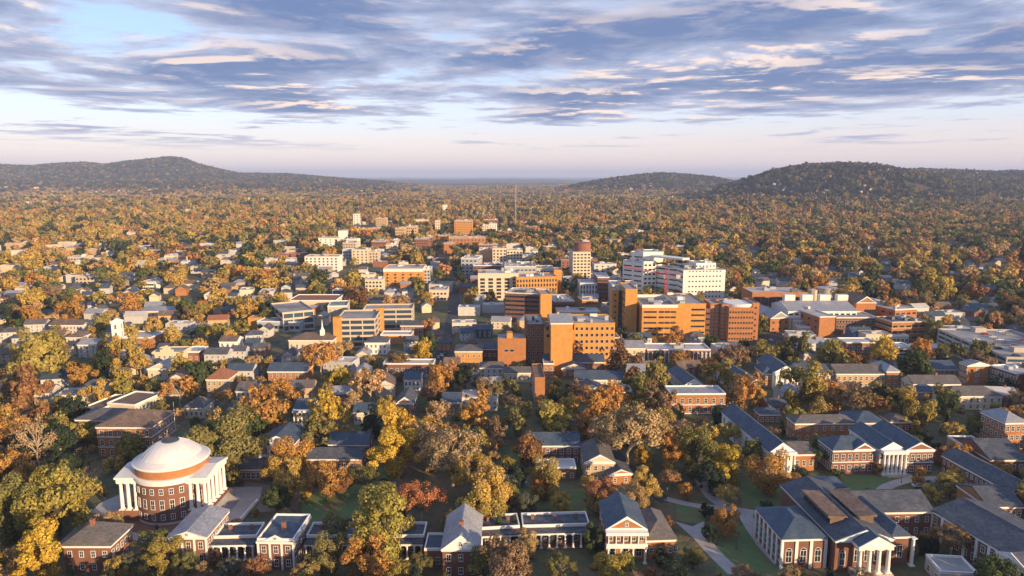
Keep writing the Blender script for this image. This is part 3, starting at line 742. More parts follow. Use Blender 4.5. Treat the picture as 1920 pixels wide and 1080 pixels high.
    MB().box(-.9, .9, -.9, .9, 0, .4).box(-.65, .65, -.65, .65, .4, 2.0).box(-.8, .8, -.8, .8, 2.0, 2.2).build('pedestal', 'white_old', s)
    m = MB(); m.tube((-.18, 0, 2.2), (-.14, 0, 3.1), .16, .2); m.tube((.2, -.12, 2.2), (.14, 0, 3.1), .16, .2); m.lathe([(.3, 3.05), (.36, 3.5), (.42, 3.95), (.2, 4.15), (.12, 4.2), (.2, 4.35), (.22, 4.5), (.12, 4.68), (0.01, 4.7)], 10)
    m.tube((-.4, 0, 3.9), (-.5, -.2, 3.2), .14, .1); m.tube((.4, 0, 3.9), (.75, -.4, 3.6), .14, .1); m.build('figure', 'statue', s, smooth=True)
rotunda()

# ------------------------------------------------------------------ campus buildings in front
b = bld('brown brick hotel with a dark hipped roof and tall chimney at the lower left', za(425, 872), za(742, 872), 9.0, za(915, 738), 'hip', 4.2, 'brick_brown', 'shingle', 2, 4, 5, ref='the hipped brick hotel', name='brick_hall', chim=((-.1, .42, 5.6),))
b = bld('brick temple-front pavilion with low grey metal roof beside the rotunda', za(1142, 815), za(1392, 815), 9.0, za(1535, 640), 'gy', 1.7, 'brick', 'metal_roof', 2, 3, 6, (1.15, 2.1), ref='the grey-roofed pavilion', name='pavilion', tymp='white', vent=True, show=.7)
for x in (-.97, -.33, .33, .97): b.put('pilaster', MB().box(x * b.W / 2 - .3, x * b.W / 2 + .3, -.22, -.015, 0, 8.2), 'white')
b = bld('brick pavilion with white parapet, blue roof and central chimney', zb(135, 868), zb(350, 872), 9.2, zb(425, 722), 'flat', 1, 'brick_brown', 'slate_blue', 2, 3, 6, (1.15, 2.1), ref='the white-parapet pavilion', name='pavilion', ph=.7, chim=((.05, .42, 2.6),))
b.pediment(-b.W * .35, b.W * .35, -.45, 9.2, 1.9, .35, 'white', vent=True)
for x in (-.97, -.33, .33, .97): b.put('pilaster', MB().box(x * b.W / 2 - .3, x * b.W / 2 + .3, -.22, -.015, 0, 8.6), 'white')
b.ring('cornice', 'white', 8.3, 9.0, .35)
b = bld('brick pavilion with steep pale metal gable roof and white pediment', zb(1237, 918), zb(1455, 918), 9.0, 19, 'gy', 4.2, 'brick_brown', 'metal_roof', 2, 3, 5, (1.15, 2.0), ref='the steep-gabled pavilion', name='pavilion', tymp='white', vent=True, chim=((-.02, .3, 5.6),))
bld('', zb(1130, 930), zb(1236, 930), 5.6, 9, 'flat', 1, 'brick', 'slate_blue', 1, 2, 0, (1.1, 2.0), root=b.root, show=0)
b = bld('brick pavilion with brick pediment, upper gallery and white ground arcade', zc(817, 798), zc(1052, 798), 10.0, 16, 'gy', 4.0, 'brick_orange', 'slate_blue', 2, 0, 4, (1.1, 1.9), ref='the galleried pavilion', name='pavilion', tymp='brick_orange', vent=True)
b.put('gallery_floor', MB().box(-b.W / 2 - .3, b.W / 2 + .3, -2.6, -.02, 5.0, 5.5), 'white')
b.put('gallery_rail', MB().box(-b.W / 2 - .2, b.W / 2 + .2, -2.5, -2.38, 5.5, 6.4), 'white')
b.put('gallery_beam', MB().box(-b.W / 2 - .4, b.W / 2 + .4, -2.6, -.02, 9.0, 9.9), 'white')
b.columns(np.linspace(-b.W / 2 + .4, b.W / 2 - .4, 4), -2.1, 5.0, .38); b.columns(np.linspace(-b.W / 2 + .4, b.W / 2 - .4, 6), -2.1, 3.5, .22, z=5.5)
b.windows('F', 5, 7.3, 1.1, 2.2); b.windows('F', 3, 2.6, 1.6, 3.0)
g = bld('', zc(1052, 855), zc(1232, 868), 6.4, 17, 'hip', 3.8, 'brick_orange', 'shingle', 1, 3, 2, (1.0, 1.7), root=b.root, yaw=4)
g.windows('F', 1, 3.2, 1.0, 1.8, 'arch', 3, 6)
def colonnade(label, A, B, h, ref=None, n=9, D=8.0):
    b = bld(label, A, B, h, D, 'flat', 1, 'brick', 'slate', 1, 0, 0, name='colonnade', cat='colonnade', ref=ref, ph=.9, show=.6)
    b.put('walk', MB().box(-b.W / 2, b.W / 2, -3.2, -.02, -.2, .35), 'brick_paving')
    b.put('walk_roof', MB().box(-b.W / 2, b.W / 2, -3.1, -.02, h - .55, h - .25), 'slate')
    b.put('beam', MB().box(-b.W / 2, b.W / 2, -3.0, -2.5, h - 1.15, h - .55), 'white')
    b.columns(np.linspace(-b.W / 2 + .5, b.W / 2 - .5, n), -2.75, h - 1.5, .32, z=.35)
    me = MB().box(-.6, .6, -.08, 0, 0, 2.7).box(-.75, -.6, -.1, 0, 0, 2.85).box(.6, .75, -.1, 0, 0, 2.85).box(-.6, .6, -.1, 0, 2.7, 2.85).mesh('door', 'paint_1')
    for i in range(n - 1):
        x = -b.W / 2 + .5 + (b.W - 1) * (i + .5) / (n - 1)
        if i % 2: b.inst('door', me, x, -.01, .35)
        else: b.windows('F', 1, 2.2, 1.2, 2.0, 'sash', x - 1, x + 1)
    for i in range(max(2, n // 3)):
        x = -b.W / 2 + b.W * (i + .5) / max(2, n // 3)
        b.put('chimney', MB().box(x - .5, x + .5, D * .6, D * .6 + .8, h, h + 1.5), 'brick')
    return b
colonnade('white colonnade of rooms between rotunda pavilion and white-parapet pavilion', za(1445, 828), zb(132, 852), 5.8, n=6)
colonnade('long colonnade of rooms half hidden by the olive tree', zb(427, 852), zb(1128, 850), 5.8, n=17)
colonnade('sunlit white colonnade of rooms left of the galleried pavilion', zc(318, 792), zc(716, 782), 5.8, 'the sunlit colonnade', n=9)
colonnade('short colonnade behind the two dark conifers', zb(1458, 806), zc(300, 793), 5.8, n=5)

b = bld('cream temple-front pavilion with blue-grey gable roof across the lawn', zb(150, 288), zb(352, 291), 9.6, zb(415, 210), 'gy', 3.0, 'brick_orange', 'slate_blue', 2, 3, 4, (1.1, 2.0), ref='the temple-front pavilion', name='pavilion', tymp='white', vent=True)
b.portico(-b.W / 2, b.W / 2, 3.0, 8.6, 4, .48, .5)
b.put('gallery_floor', MB().box(-b.W / 2, b.W / 2, -2.4, -.02, 4.6, 5.0), 'white')
bld('', zb(10, 442), zb(152, 442), 4.8, 9, 'gx', 1.6, 'brick_orange', 'shingle', 1, 5, 2, (1.2, 2.3), root=b.root, yaw=0)
bld('low brick range with slate roof beyond the red-orange maples', zb(425, 380), zb(748, 383), 5.2, 10, 'gx', 2.4, 'brick_orange', 'slate', 1, 9, 2, (1.1, 2.2), ref='the low slate range', name='brick_range', yaw=0)
bld('brick house with broad blue slate roof left of the golden tree', zb(560, 294), zb(792, 296), 6.5, 10, 'gx', 3.2, 'brick', 'slate_blue', 2, 6, 2, yaw=0, chim=((.1, .5, 4.2),), name='brick_house', ref='the broad slate-roofed house')
b = bld('two-storey brick house with blue slate roof and white windows', zc(362, 302), zc(656, 301), 8.0, 11, 'gx', 3.2, 'brick_brown', 'slate_blue', 2, 7, 3, (1.3, 2.0), ref='the two-storey slate house', name='brick_house', chim=((.4, .5, 4.6),))
bld('', zc(402, 444), zc(636, 442), 4.6, 8, 'flat', 1, 'brick', 'flat_roof_pale', 1, 5, 0, root=b.root)
b = bld('cream gabled house behind the bare tan tree', zc(688, 402), zc(864, 402), 7.5, 17, 'gy', 3.0, 'brick_buff', 'shingle', 2, 4, 3, ref='the cream gabled house', name='gabled_house', tymp='cream')
bld('small brick garden house with white gable', zc(838, 482), zc(962, 462), 4.2, 9, 'gy', 1.8, 'brick_orange', 'slate', 1, 2, 2, (1.0, 1.6), ref='the small garden house', name='garden_house', yaw=8)
# library on the right with its roof lanterns
b = bld('large brick library with white columned portico and dark roof lanterns', zd(335, 853), zd(607, 858), 9.6, zd(175, 672), 'hip', 3.0, 'brick_brown', 'slate_blue', 1, 0, 0, ref='the columned library', name='library', yaw=3, cat='library')
lib = b.root; b.windows('F', 3, 3.9, 1.7, 3.6, 'arch'); b.windows('L', 6, 3.9, 1.7, 3.6, 'arch')
for i in range(4): b.put('pilaster', MB().box(-b.W / 2 + b.W * i / 3 - .45, -b.W / 2 + b.W * i / 3 + .45, -.3, -.015, 0, 8.8), 'white')
for i in range(7): b.put('pilaster', MB().box(-b.W / 2 - .3, -b.W / 2 - .015, b.D * i / 6 - .4, b.D * i / 6 + .4, 0, 8.8), 'white')
c = bld('', zd(655, 862), zd(1000, 862), 10.2, 36, 'gy', 3.0, 'brick_brown', 'slate', 1, 0, 0, root=lib, yaw=3, tymp='white')
c.windows('F', 1, 4.2, 1.6, 3.8, 'arch', -c.W / 2, -c.W / 2 + 4.5)
c.portico(-c.W * .22, c.W * .36, 4.2, 9.4, 4, .62, 1.8, 2.9, 1.2)
c.windows('F', 3, 5.2, 1.5, 3.6, 'arch', -c.W * .2, c.W * .34)
for sx in (-1, 1):
    m = MB(); x = sx * c.W * .27; z = 10.2 + 3.0 * (1 - .27 * 2); y0, y1 = c.D * .2, c.D * .66
    o = c.put('roof_lantern', m.box(x - 2.1, x + 2.1, y0, y1, z - 1.2, z + 1.9), 'glass')
    r = MB(); r.v = [(x - 3.0 * 1, y0 - .5, z + 1.9), (x + 3.0, y0 - .5, z + 1.9), (x + 3.0, y1 + .5, z + 1.9), (x - 3.0, y1 + .5, z + 1.9)] + [(x - 3.0, y0 - .5, z + 2.2 + .5 * (sx < 0)), (x + 3.0, y0 - .5, z + 2.2 + .5 * (sx > 0)), (x + 3.0, y1 + .5, z + 2.2 + .5 * (sx > 0)), (x - 3.0, y1 + .5, z + 2.2 + .5 * (sx < 0))]
    r.f = [(0, 1, 5, 4), (1, 2, 6, 5), (2, 3, 7, 6), (3, 0, 4, 7), (4, 5, 6, 7), (3, 2, 1, 0)]; r.m = [0] * 6; c.put('lantern_roof', r, 'shingle_brown', o)
    for k in range(7): c.put('lantern_mullion', MB().box(x - 2.16, x + 2.16, y0 + (y1 - y0) * k / 6 - .08, y0 + (y1 - y0) * k / 6 + .08, z - 1.2, z + 1.88), 'shingle_brown', o)
e = bld('', zd(1002, 848), zd(1088, 834), 9.4, 24, 'hip', 2.0, 'brick_brown', 'slate_blue', 1, 1, 3, (1.5, 3.6), root=lib, yaw=3)
e.columns((e.W / 2 + 1.2,), -.4, 9.0, .55)
# long classroom wings on the far right
b = bld('long brick wing with dark slate roof joining the library', zd(815, 700), zd(1236, 694), 8.6, 15, 'gx', 3.4, 'brick_brown', 'slate', 2, 7, 0, (1.0, 1.8), ref='the long brick wing', name='brick_wing', yaw=2)
h = bld('long brick wing with white pilasters and white portico at the right edge', (1749, 957), (1960, 1082), 8.8, 22, 'gx', 3.0, 'brick_brown', 'slate', 2, 13, 0, (1.2, 2.0), ref='the white-portico wing', name='brick_wing', yaw='free')
for i in range(10): h.put('pilaster', MB().box(-h.W / 2 + h.W * i / 9.0 - .45, -h.W / 2 + h.W * i / 9.0 + .45, -.32, -.015, 0, 8.0), 'white')
x0, x1 = h.W * .17, h.W * .40
h.put('portico_wall', MB().box(x0, x1, -1.9, -.02, 0, 8.6), 'white'); h.put('portico_cornice', MB().box(x0 - .4, x1 + .4, -2.4, -.02, 8.6, 9.3), 'white')
h.windows('F', 4, (2.3, 6.0), 2.2, 2.8, 'sash', x0 + .5, x1 - .5, -1.9); h.pediment(x0 - .4, x1 + .4, -2.7, 9.3, 2.2, .3, 'white')
m = MB(); pts = [(x0 - .4, 9.3), (x1 + .4, 9.3), ((x0 + x1) / 2, 11.5)]; m.v = [(a, -2.4, q) for a, q in pts] + [(a, 4.0, q) for a, q in pts]; m.f = [(0, 1, 2), (5, 4, 3), (1, 4, 5, 2), (2, 5, 3, 0)]; m.m = [0] * 4; h.put('portico_roof', m, 'slate')
for i in range(5): h.put('portico_pilaster', MB().box(x0 + (x1 - x0) * i / 4 - .3, x0 + (x1 - x0) * i / 4 + .3, -2.15, -1.92, 0, 8.6), 'white')
bld('low white garden pavilion with flat grey roof at the bottom right', zd(1290, 1072), zd(1500, 1072), 4.0, 9, 'flat', 1, 'white_old', 'flat_roof', 1, 3, 2, ref='the garden pavilion', name='garden_pavilion', yaw=-6)
bld('brick annex with dark roof beyond the white-portico wing', zd(1560, 660), zd(1779, 670), 8.0, 16, 'gx', 3, 'brick_orange', 'slate', 2, 6, 0, ref=None, name='brick_annex', yaw=0)
# three-gabled hall
b = bld('three-gabled brick hall with white columned centre and blue slate roof', zd(640, 328), zd(893, 328), 9.8, zd(535, 262), 'hip', 3.4, 'brick', 'slate_blue', 2, 6, 7, (1.3, 2.3), ref='the three-gabled hall', name='brick_hall', yaw=3)
hall = b.root; b.pediment(-b.W * .05, b.W * .5, -.9, 9.8, 3.0, .35, 'brick'); m = MB(); pts = [(-b.W * .05, 9.8), (b.W * .5, 9.8), (b.W * .225, 12.8)]
m.v = [(a, -.55, q) for a, q in pts] + [(a, 9, q) for a, q in pts]; m.f = [(1, 4, 5, 2), (2, 5, 3, 0)]; m.m = [0, 0]; b.put('gable_roof', m, 'slate_blue')
b.ring('string_course', 'white', 4.6, 5.0, .12)
c = bld('', zd(918, 322), zd(1064, 322), 9.8, 22, 'gy', 2.7, 'white', 'slate_blue', 2, 5, 0, (1.2, 2.4), root=hall, yaw=3, tymp='white'); c.portico(-c.W / 2, c.W / 2, 3.2, 8.9, 6, .5, .6)
d = bld('', zd(1070, 333), zd(1240, 327), 9.8, 24, 'gy', 3.2, 'brick', 'slate_blue', 2, 5, 0, (1.3, 2.3), root=hall, yaw=3, tymp='brick'); d.ring('string_course', 'white', 4.6, 5.0, .12)
b = bld('sunlit orange brick hall with flat grey roofs behind the three-gabled hall', zd(415, 168), zd(773, 168), 8.6, zd(355, 128), 'hip', 2.2, 'brick_orange', 'shingle', 2, 7, 3, (1.0, 1.6), ref='the sunlit orange hall', name='brick_hall', yaw=2)
bld('', zd(775, 166), zd(955, 166), 8.2, 14, 'hip', 2.6, 'brick_orange', 'slate_blue', 2, 4, 0, (1.0, 1.6), root=b.root, yaw=2)
b = bld('long gabled hall with white columned front and blue slate roof', zd(262, 336), zd(408, 336), 9.4, 46, 'gy', 3.4, 'white', 'slate_blue', 2, 3, 8, (1.1, 2.2), ref='the white-fronted gabled hall', name='gabled_hall', yaw=6, tymp='white', vent=True)
b.portico(-b.W / 2, b.W / 2, 2.6, 8.6, 4, .48, .5)
bld('', zd(410, 353), zd(535, 353), 7.0, 13, 'gx', 2.2, 'brick_orange', 'shingle', 1, 3, 2, (1.2, 2.2), root=b.root, yaw=3)
bld('small square brick block with low blue roof before the library', zd(555, 552), zd(716, 552), 6.4, zd(470, 492), 'hip', 1.2, 'brick_orange', 'slate_blue', 2, 0, 4, (1.0, 2.0), ref='the small brick block', name='brick_block', yaw=2)
bld('long low brick range slanting away with dark roof and white cornice', zd(1295, 360), zd(1702, 580), 7.4, 11, 'gx', 2.4, 'brick_brown', 'slate', 2, 14, 0, (.9, 1.4), ref='the slanting brick range', name='brick_range', yaw='free')
b = bld('tall brick hall with hipped roof and white-framed windows at right edge', zd(1666, 166), zd(1800, 166), 12.5, zd(1545, 100), 'hip', 3.2, 'brick_orange', 'metal_roof', 3, 4, 5, (1.3, 2.0), ref='the tall hipped hall', name='brick_hall', yaw=4)
bld('low hall with broad dark slate roof behind the slanting range', zd(1590, 392), zd(1775, 380), 5.4, 22, 'gx', 4.0, 'brick', 'slate', 1, 5, 0, ref='the broad dark roof', name='brick_hall', yaw=0)
bld('small tan flat-roofed house among orange trees at right', zd(1450, 330), zd(1580, 318), 5.2, 13, 'flat', 2, 'brick_buff', 'flat_roof', 1, 4, 2, name='flat_roofed_house', yaw=0)
bld('small house with curved white eave behind the sunlit hall', zd(985, 160), zd(1105, 160), 5.0, 10, 'hip', 2.0, 'brick', 'shingle', 1, 3, 2, name='small_house', yaw=0)
# halls on the slope behind
b = bld('brick dormitory with seven bays of white windows in two rows', zh(95, 748), zh(643, 746), 9.6, 13, 'flat', 1, 'brick_orange', 'metal_roof', 2, 7, 3, (1.4, 2.3), ref='the seven-bay dormitory', name='dormitory', yaw=1)
b.ring('string_course', 'white', 4.4, 4.8, .1); b.ring('plinth', 'white', .0, .5, .12)
bld('gabled hall with blue roof behind the seven-bay dormitory', zh(232, 642), zh(416, 642), 8.0, 26, 'gy', 2.8, 'white_old', 'slate_blue', 2, 3, 5, name='gabled_hall', yaw=6, tymp='white')
bld('white gabled hall with long blue roof left of the orange maple', zh(740, 604), zh(985, 606), 7.4, 28, 'gy', 3.0, 'white', 'slate_blue', 2, 4, 5, name='gabled_hall', yaw=8, tymp='white')
b = bld('white pedimented hall with tall columns and long cream wing', zh(1120, 520), zh(1352, 522), 9.4, 26, 'gy', 3.4, 'white', 'slate_blue', 2, 4, 0, (1.5, 2.6), ref='the long cream hall', name='columned_hall', yaw=0, tymp='white', vent=True)
b.portico(-b.W / 2, b.W / 2, 3, 8.6, 5, .5, .5)
bld('', zh(1022, 532), zh(1118, 532), 8.2, 14, 'hip', 3, 'brick_orange', 'slate_blue', 2, 2, 3, root=b.root, yaw=0)
bld('', zh(1354, 520), zi(30, 690), 8.6, 14, 'gx', 3.0, 'cream', 'slate', 2, 9, 0, (1.2, 2.0), root=b.root, yaw=0)
bld('', zi(45, 690), zi(500, 689), 8.8, 14, 'gx', 3.2, 'brick_buff', 'shingle', 2, 9, 0, (1.2, 2.0), root=b.root, yaw=0)
bld('', zi(512, 672), zi(612, 664), 10.4, 16, 'hip', 2.5, 'brick_orange', 'metal_roof', 2, 2, 3, root=b.root, yaw=0)
bld('little brick lodge with blue hipped roof by the lane', zh(985, 938), zh(1186, 938), 4.8, 8, 'hip', 1.8, 'brick', 'slate_blue', 1, 4, 2, name='lodge', ref='the little lodge', yaw=0)
b = bld('cream range with hipped brown roofs at the right', zi(1060, 892), zi(1575, 896), 7.2, 12, 'hip', 3.2, 'cream', 'shingle', 2, 8, 0, ref='the cream hipped range', name='hall_range', yaw=0)
bld('cream hall with grey gable roof behind the cream range', zi(745, 782), zi(1187, 787), 7.4, 11, 'gx', 3.0, 'cream', 'shingle', 2, 7, 3, name='hall_range', yaw=0, chim=((.2, .5, 4.5),))
bld('low brick hall with grey-blue roof between the cream ranges', zi(762, 852), zi(1000, 856), 5.0, 10, 'hip', 2.4, 'brick_orange', 'slate_blue', 1, 5, 2, name='brick_hall', yaw=0)
b = bld('orange brick block with white gable crown at the right', zi(1242, 612), zi(1450, 612), 14, zi(1138, 586), 'gy', 1.6, 'brick_orange', 'flat_roof', 4, 1, 5, (1.6, 1.2), ref='the white-crowned brick block', name='brick_block', yaw=4, tymp='white')
bld('low brick hall with blue roof left of the white-crowned block', zi(945, 655), zi(1136, 640), 7.5, 14, 'gx', 3.0, 'brick_brown', 'slate_blue', 2, 5, 2, name='brick_hall', yaw=0)
b = bld('dark brick dormitory with rows of windows at the right edge', zi(1456, 622), zi(1702, 698), 13, 22, 'flat', 1, 'brick_brown', 'flat_roof_pale', 4, 9, 4, (1.6, 1.5), ref='the dark dormitory', name='dormitory', yaw='free', units=6)
bld('white-columned brick hall with pale flat roof', zi(130, 410), zi(416, 410), 7.6, 13, 'flat', 1, 'brick', 'flat_roof_pale', 1, 6, 2, (1.3, 3.6), name='columned_hall', ref='the pale-roofed columned hall', yaw=0)
bld('small white-banded building behind the bright yellow tree', zi(612, 452), zi(742, 452), 8, 12, 'flat', 1, 'white_old', 'flat_roof_pale', 3, 3, 2, (2.6, 1.0), 'strip', name='white_building', yaw=0)
# left hall behind the rotunda
b = bld('three-storey orange brick hall with brown hipped roof behind the rotunda', ze(722, 960), ze(1131, 962), 13.2, ze(1288, 845), 'hip', 4.2, 'brick_orange', 'shingle_brown', 3, 6, 8, (1.3, 2.2), ref='the three-storey orange hall', name='brick_hall')
b.ring('string_course', 'white', 8.6, 9.0, .12); b.ring('base_course', 'white', 4.3, 4.6, .12)
bld('', ze(566, 905), ze(802, 908), 10.5, 14, 'hip', 2.4, 'brick', 'shingle', 3, 4, 0, root=b.root)
bld('long white-walled hall with flat brown roof behind the orange hall', ze(1010, 806), ze(1215, 716), 8.4, 15, 'flat', 1, 'cream', 'shingle_brown', 2, 8, 0, (1.1, 2.0), 'arch', ref='the white-walled hall', name='long_hall', yaw='free')
bld('narrow white hall beside the white-walled hall', ze(760, 836), ze(1000, 735), 7.0, 10, 'flat', 1, 'white_old', 'shingle_brown', 2, 8, 0, (1.1, 1.6), name='long_hall', yaw='free')

# ------------------------------------------------------------------ hospital and medical blocks
def strips(b, x0, x1, zs, n, w, h=1.3, style='strip', face='F'): b.windows(face, n, zs, w, h, style, x0, x1)
b = bld('tan brick hospital with bands of strip windows and a white roof edge', zl(455, 740), zl(816, 740), 23, 42, 'flat', 1, 'brick_tan', 'flat_roof', 5, 0, 0, yaw=0, ref='the tan brick hospital', name='hospital', trim='panel_white', units=8, cat='hospital', ph=2.2)
hosp = b.root; x = b.W / 2
strips(b, -x + 1.5, -2.5, [4, 8.3, 12.2, 16.2, 20.0], 2, 4.6, 1.1); strips(b, -1, x - 1, [4, 8.3, 12.2, 16.2, 20.0], 3, 3.6, 1.1)
c = bld('', zl(818, 708), zl(1102, 708), 25, 44, 'flat', 1, 'brick_tan', 'flat_roof', 5, 0, 0, root=hosp, yaw=0, trim='none', units=7)
strips(c, 0, c.W / 2 - 1, [5, 9.3, 13.4, 17.4, 21.4], 2, 5.0, 1.1)
for A, B in (((1145, 706), (1238, 706)), ((1262, 716), (1335, 716))):
    d = bld('', zl(*A), zl(*B), 24.5, 18, 'flat', 1, 'brick_orange', 'flat_roof', 9, 2, 0, (1.2, 1.0), root=hosp, yaw=0, trim='none')
d = bld('', zl(1104, 760), zl(1144, 760), 21, 30, 'flat', 1, 'brick_brown', 'flat_roof', 5, 1, 0, (3.2, 1.4), 'strip', root=hosp, yaw=0, trim='none', show=0)
d = bld('', zl(1336, 748), zl(1590, 748), 23.5, 34, 'flat', 1, 'brick_orange', 'flat_roof', 6, 9, 0, (.9, 1.1), 'dark', root=hosp, yaw=0, trim='none', units=6)
d.put('roof_drum', MB().lathe([(10.5, 23.6), (10.5, 25.6), (10.2, 25.8), (0.05, 25.8)], 36, (1.5, 13)), 'panel_white')
d = bld('', zl(1572, 700), zl(1642, 700), 26, 20, 'flat', 1, 'brick_orange', 'flat_roof', 6, 1, 0, (1.0, 1.2), 'dark', root=hosp, yaw=0, trim='none')
b = bld('slim brick tower with blue glass stair beside the tan hospital', zl(286, 560), zl(408, 560), 34, 30, 'flat', 1, 'brick_tan', 'flat_roof', 7, 0, 6, (2.2, 1.2), 'dark', ref='the glass stair tower', name='medical_tower', yaw=0, trim='none', faces='L')
bld('', zl(217, 566), zl(284, 566), 31, 22, 'flat', 1, 'glass_blue', 'flat_roof', 9, 3, 0, (1.6, 1.9), 'dark', root=b.root, yaw=0, trim='panel_blue')
bld('', zl(152, 570), zl(216, 570), 31, 14, 'flat', 1, 'brick_tan', 'flat_roof', 7, 1, 0, (1.4, 1.0), 'dark', root=b.root, yaw=0, trim='none')
b = bld('broad cream hospital block with rows of paired windows', zl(866, 368), zl(1306, 368), 42, 46, 'flat', 1, 'panel_white', 'flat_roof_pale', 9, 0, 0, ref='the cream hospital block', name='hospital_block', at=590, yaw=5, trim='panel_white', units=6, cat='hospital', show=.62)
zs = [7 + 4.4 * i for i in range(8)]
b.windows('F', 10, zs[1::1], 1.15, 1.0, 'dark', -b.W / 2 + 4, b.W / 2 - 3)
for z_ in [6 + 4.4 * i for i in range(8)]: b.windows('L', 3, z_, b.D / 3.4, 1.1, 'strip')
bld('', zl(1000, 296), zl(1204, 296), 47.5, 20, 'flat', 1, 'panel_white', 'flat_roof_pale', 1, 0, 0, root=b.root, at=604, yaw=5, trim='panel_white', units=3, show=0)
g = bld('', zl(592, 320), zl(860, 362), 40, 12, 'flat', 1, 'panel_white', 'flat_roof', 8, 0, 0, root=b.root, at=612, yaw=-48, trim='panel_white', show=.6)
for z_ in [5 + 4.5 * i for i in range(8)]: g.windows('F', 2, z_, g.W * .44, 1.2, 'strip')
g.put('canopy', MB().box(-g.W / 2 - 3, g.W / 2 - 1, -1.5, 9, 41.5, 43.0), 'panel_white')
b = bld('stepped white hospital tower with blue shaded side', zl(462, 276), zl(606, 282), 46, 34, 'flat', 1, 'panel_white', 'flat_roof_pale', 9, 3, 0, (2.0, 1.4), 'dark', ref='the white hospital tower', name='hospital_tower', at=620, yaw=5, trim='panel_white', cat='hospital', units=3, show=.6)
u = bld('', zl(464, 182), zl(672, 182), 54, 22, 'flat', 1, 'panel_white', 'flat_roof_pale', 6, 0, 0, root=b.root, at=634, yaw=5, trim='panel_white', units=3, show=0)
l = bld('', zl(268, 262), zl(458, 285), 44, 14, 'flat', 1, 'panel_white', 'flat_roof_pale', 9, 0, 0, root=b.root, at=632, yaw=-42, trim='panel_white', units=2, show=.6)
for z_ in [6 + 4.4 * i for i in range(9)]: l.windows('F', 2, z_, l.W * .38, 1.0, 'strip')
l2 = bld('', zl(345, 178), zl(458, 192), 52, 12, 'flat', 1, 'panel_white', 'flat_roof_pale', 9, 0, 0, root=b.root, at=640, yaw=-42, trim='panel_white', show=0)
bld('low grey-blue connector roofed hall at the foot of the hospital towers', zl(128, 490), zl(440, 545), 20, 26, 'flat', 1, 'panel_blue', 'flat_roof_pale', 4, 7, 0, (4.0, 1.4), 'strip', name='medical_hall', yaw=0, trim='panel_white', units=4)
# brown brick hospital of many blocks
b = bld('old brown brick hospital with stepped sunlit blocks', zg(727, 246), zg(945, 249), 24, 20, 'flat', 1, 'brick_tan', 'flat_roof', 6, 0, 0, ref='the stepped brown hospital', name='hospital', yaw=2, trim='none', cat='hospital', units=3)
hb = b.root; b.windows('F', 2, [4 + 3.2 * i for i in range(6)], 1.2, 1.4, 'dark', -b.W * .2, b.W * .1); b.windows('F', 4, 21.6, 2.6, 1.8, 'pale')
c = bld('', zg(946, 190), zg(1255, 193), 28, 26, 'flat', 1, 'brick_tan', 'flat_roof', 7, 8, 0, (1.5, 1.7), 'pale', root=hb, yaw=2, trim='none', units=5)
c = bld('', zg(1102, 298), zg(1292, 302), 19, 12, 'flat', 1, 'brick_orange', 'flat_roof', 5, 6, 0, (1.3, 1.6), 'pale', root=hb, yaw=2, trim='cream')
c = bld('', zg(592, 198), zg(725, 202), 26, 30, 'flat', 1, 'brick_brown', 'flat_roof', 7, 4, 0, (1.2, 1.4), 'pale', root=hb, yaw=2, trim='brick_brown', units=3)
c = bld('', zg(374, 312), zg(586, 306), 18, 16, 'flat', 1, 'brick_orange', 'flat_roof', 4, 0, 0, root=hb, yaw=2, trim='none'); c.windows('F', 2, 11.5, 2.4, 1.4, 'pale', -c.W * .3, c.W * .1)
c.put('roof_house', MB().box(-3, .5, 3, 9, 17.9, 21.5), 'brick_tan')
c = bld('', zg(592, 388), zg(686, 388), 9, 12, 'flat', 1, 'cream', 'flat_roof_pale', 2, 4, 0, (1.2, 1.8), root=hb, yaw=2)
c = bld('', zg(772, 180), zg(938, 185), 31, 22, 'gx', 3, 'brick_tan', 'metal_roof', 1, 0, 0, root=hb, yaw=2, show=0)
c = bld('', zg(765, 440), zg(945, 445), 7, 10, 'gx', 3, 'brick_orange', 'metal_roof', 1, 3, 0, root=hb, yaw=2)
b = bld('low tan brick hall with slate roof left of the stepped hospital', zg(52, 393), zg(256, 394), 9.5, 16, 'hip', 2, 'brick_tan', 'shingle', 2, 5, 0, (1.1, 1.7), name='brick_hall', yaw=0, ref='the low tan hall')
bld('', zg(258, 380), zg(368, 372), 7.5, 16, 'gx', 2.4, 'brick_brown', 'slate', 1, 3, 0, root=b.root, yaw=0)
b = bld('small white house with grey roof below the tan hall', zg(240, 517), zg(412, 516), 6.5, 11, 'hip', 2.0, 'white_old', 'shingle', 2, 4, 2, name='white_house', yaw=0)
bld('low cream range with brown roof beside the narrow brick tower', zg(420, 553), zg(620, 556), 5.6, 9, 'gx', 2, 'cream', 'shingle', 1, 6, 0, name='cream_range', yaw=0)
bld('narrow tall orange brick block standing end-on among trees', zg(652, 600), zg(728, 600), 13.5, 26, 'flat', 1, 'brick_orange', 'shingle_brown', 4, 0, 5, (1.1, 1.5), ref='the narrow brick block', name='brick_block', yaw=2, trim='none')
b = bld('brick lodge with long slate roof below the stepped hospital', zg(722, 472), zg(1172, 477), 7.5, 12, 'gx', 3.0, 'brick', 'slate_blue', 1, 9, 0, (1.1, 1.9), name='brick_lodge', ref='the long slate lodge', yaw=0)
bld('', zg(852, 520), zg(1032, 522), 6.0, 10, 'gy', 2.4, 'brick', 'slate_blue', 1, 4, 0, root=b.root, yaw=0, tymp='cream'); bld('', zg(716, 497), zg(796, 492), 8, 10, 'flat', 1, 'brick_orange', 'flat_roof', 2, 2, 0, root=b.root, yaw=0)
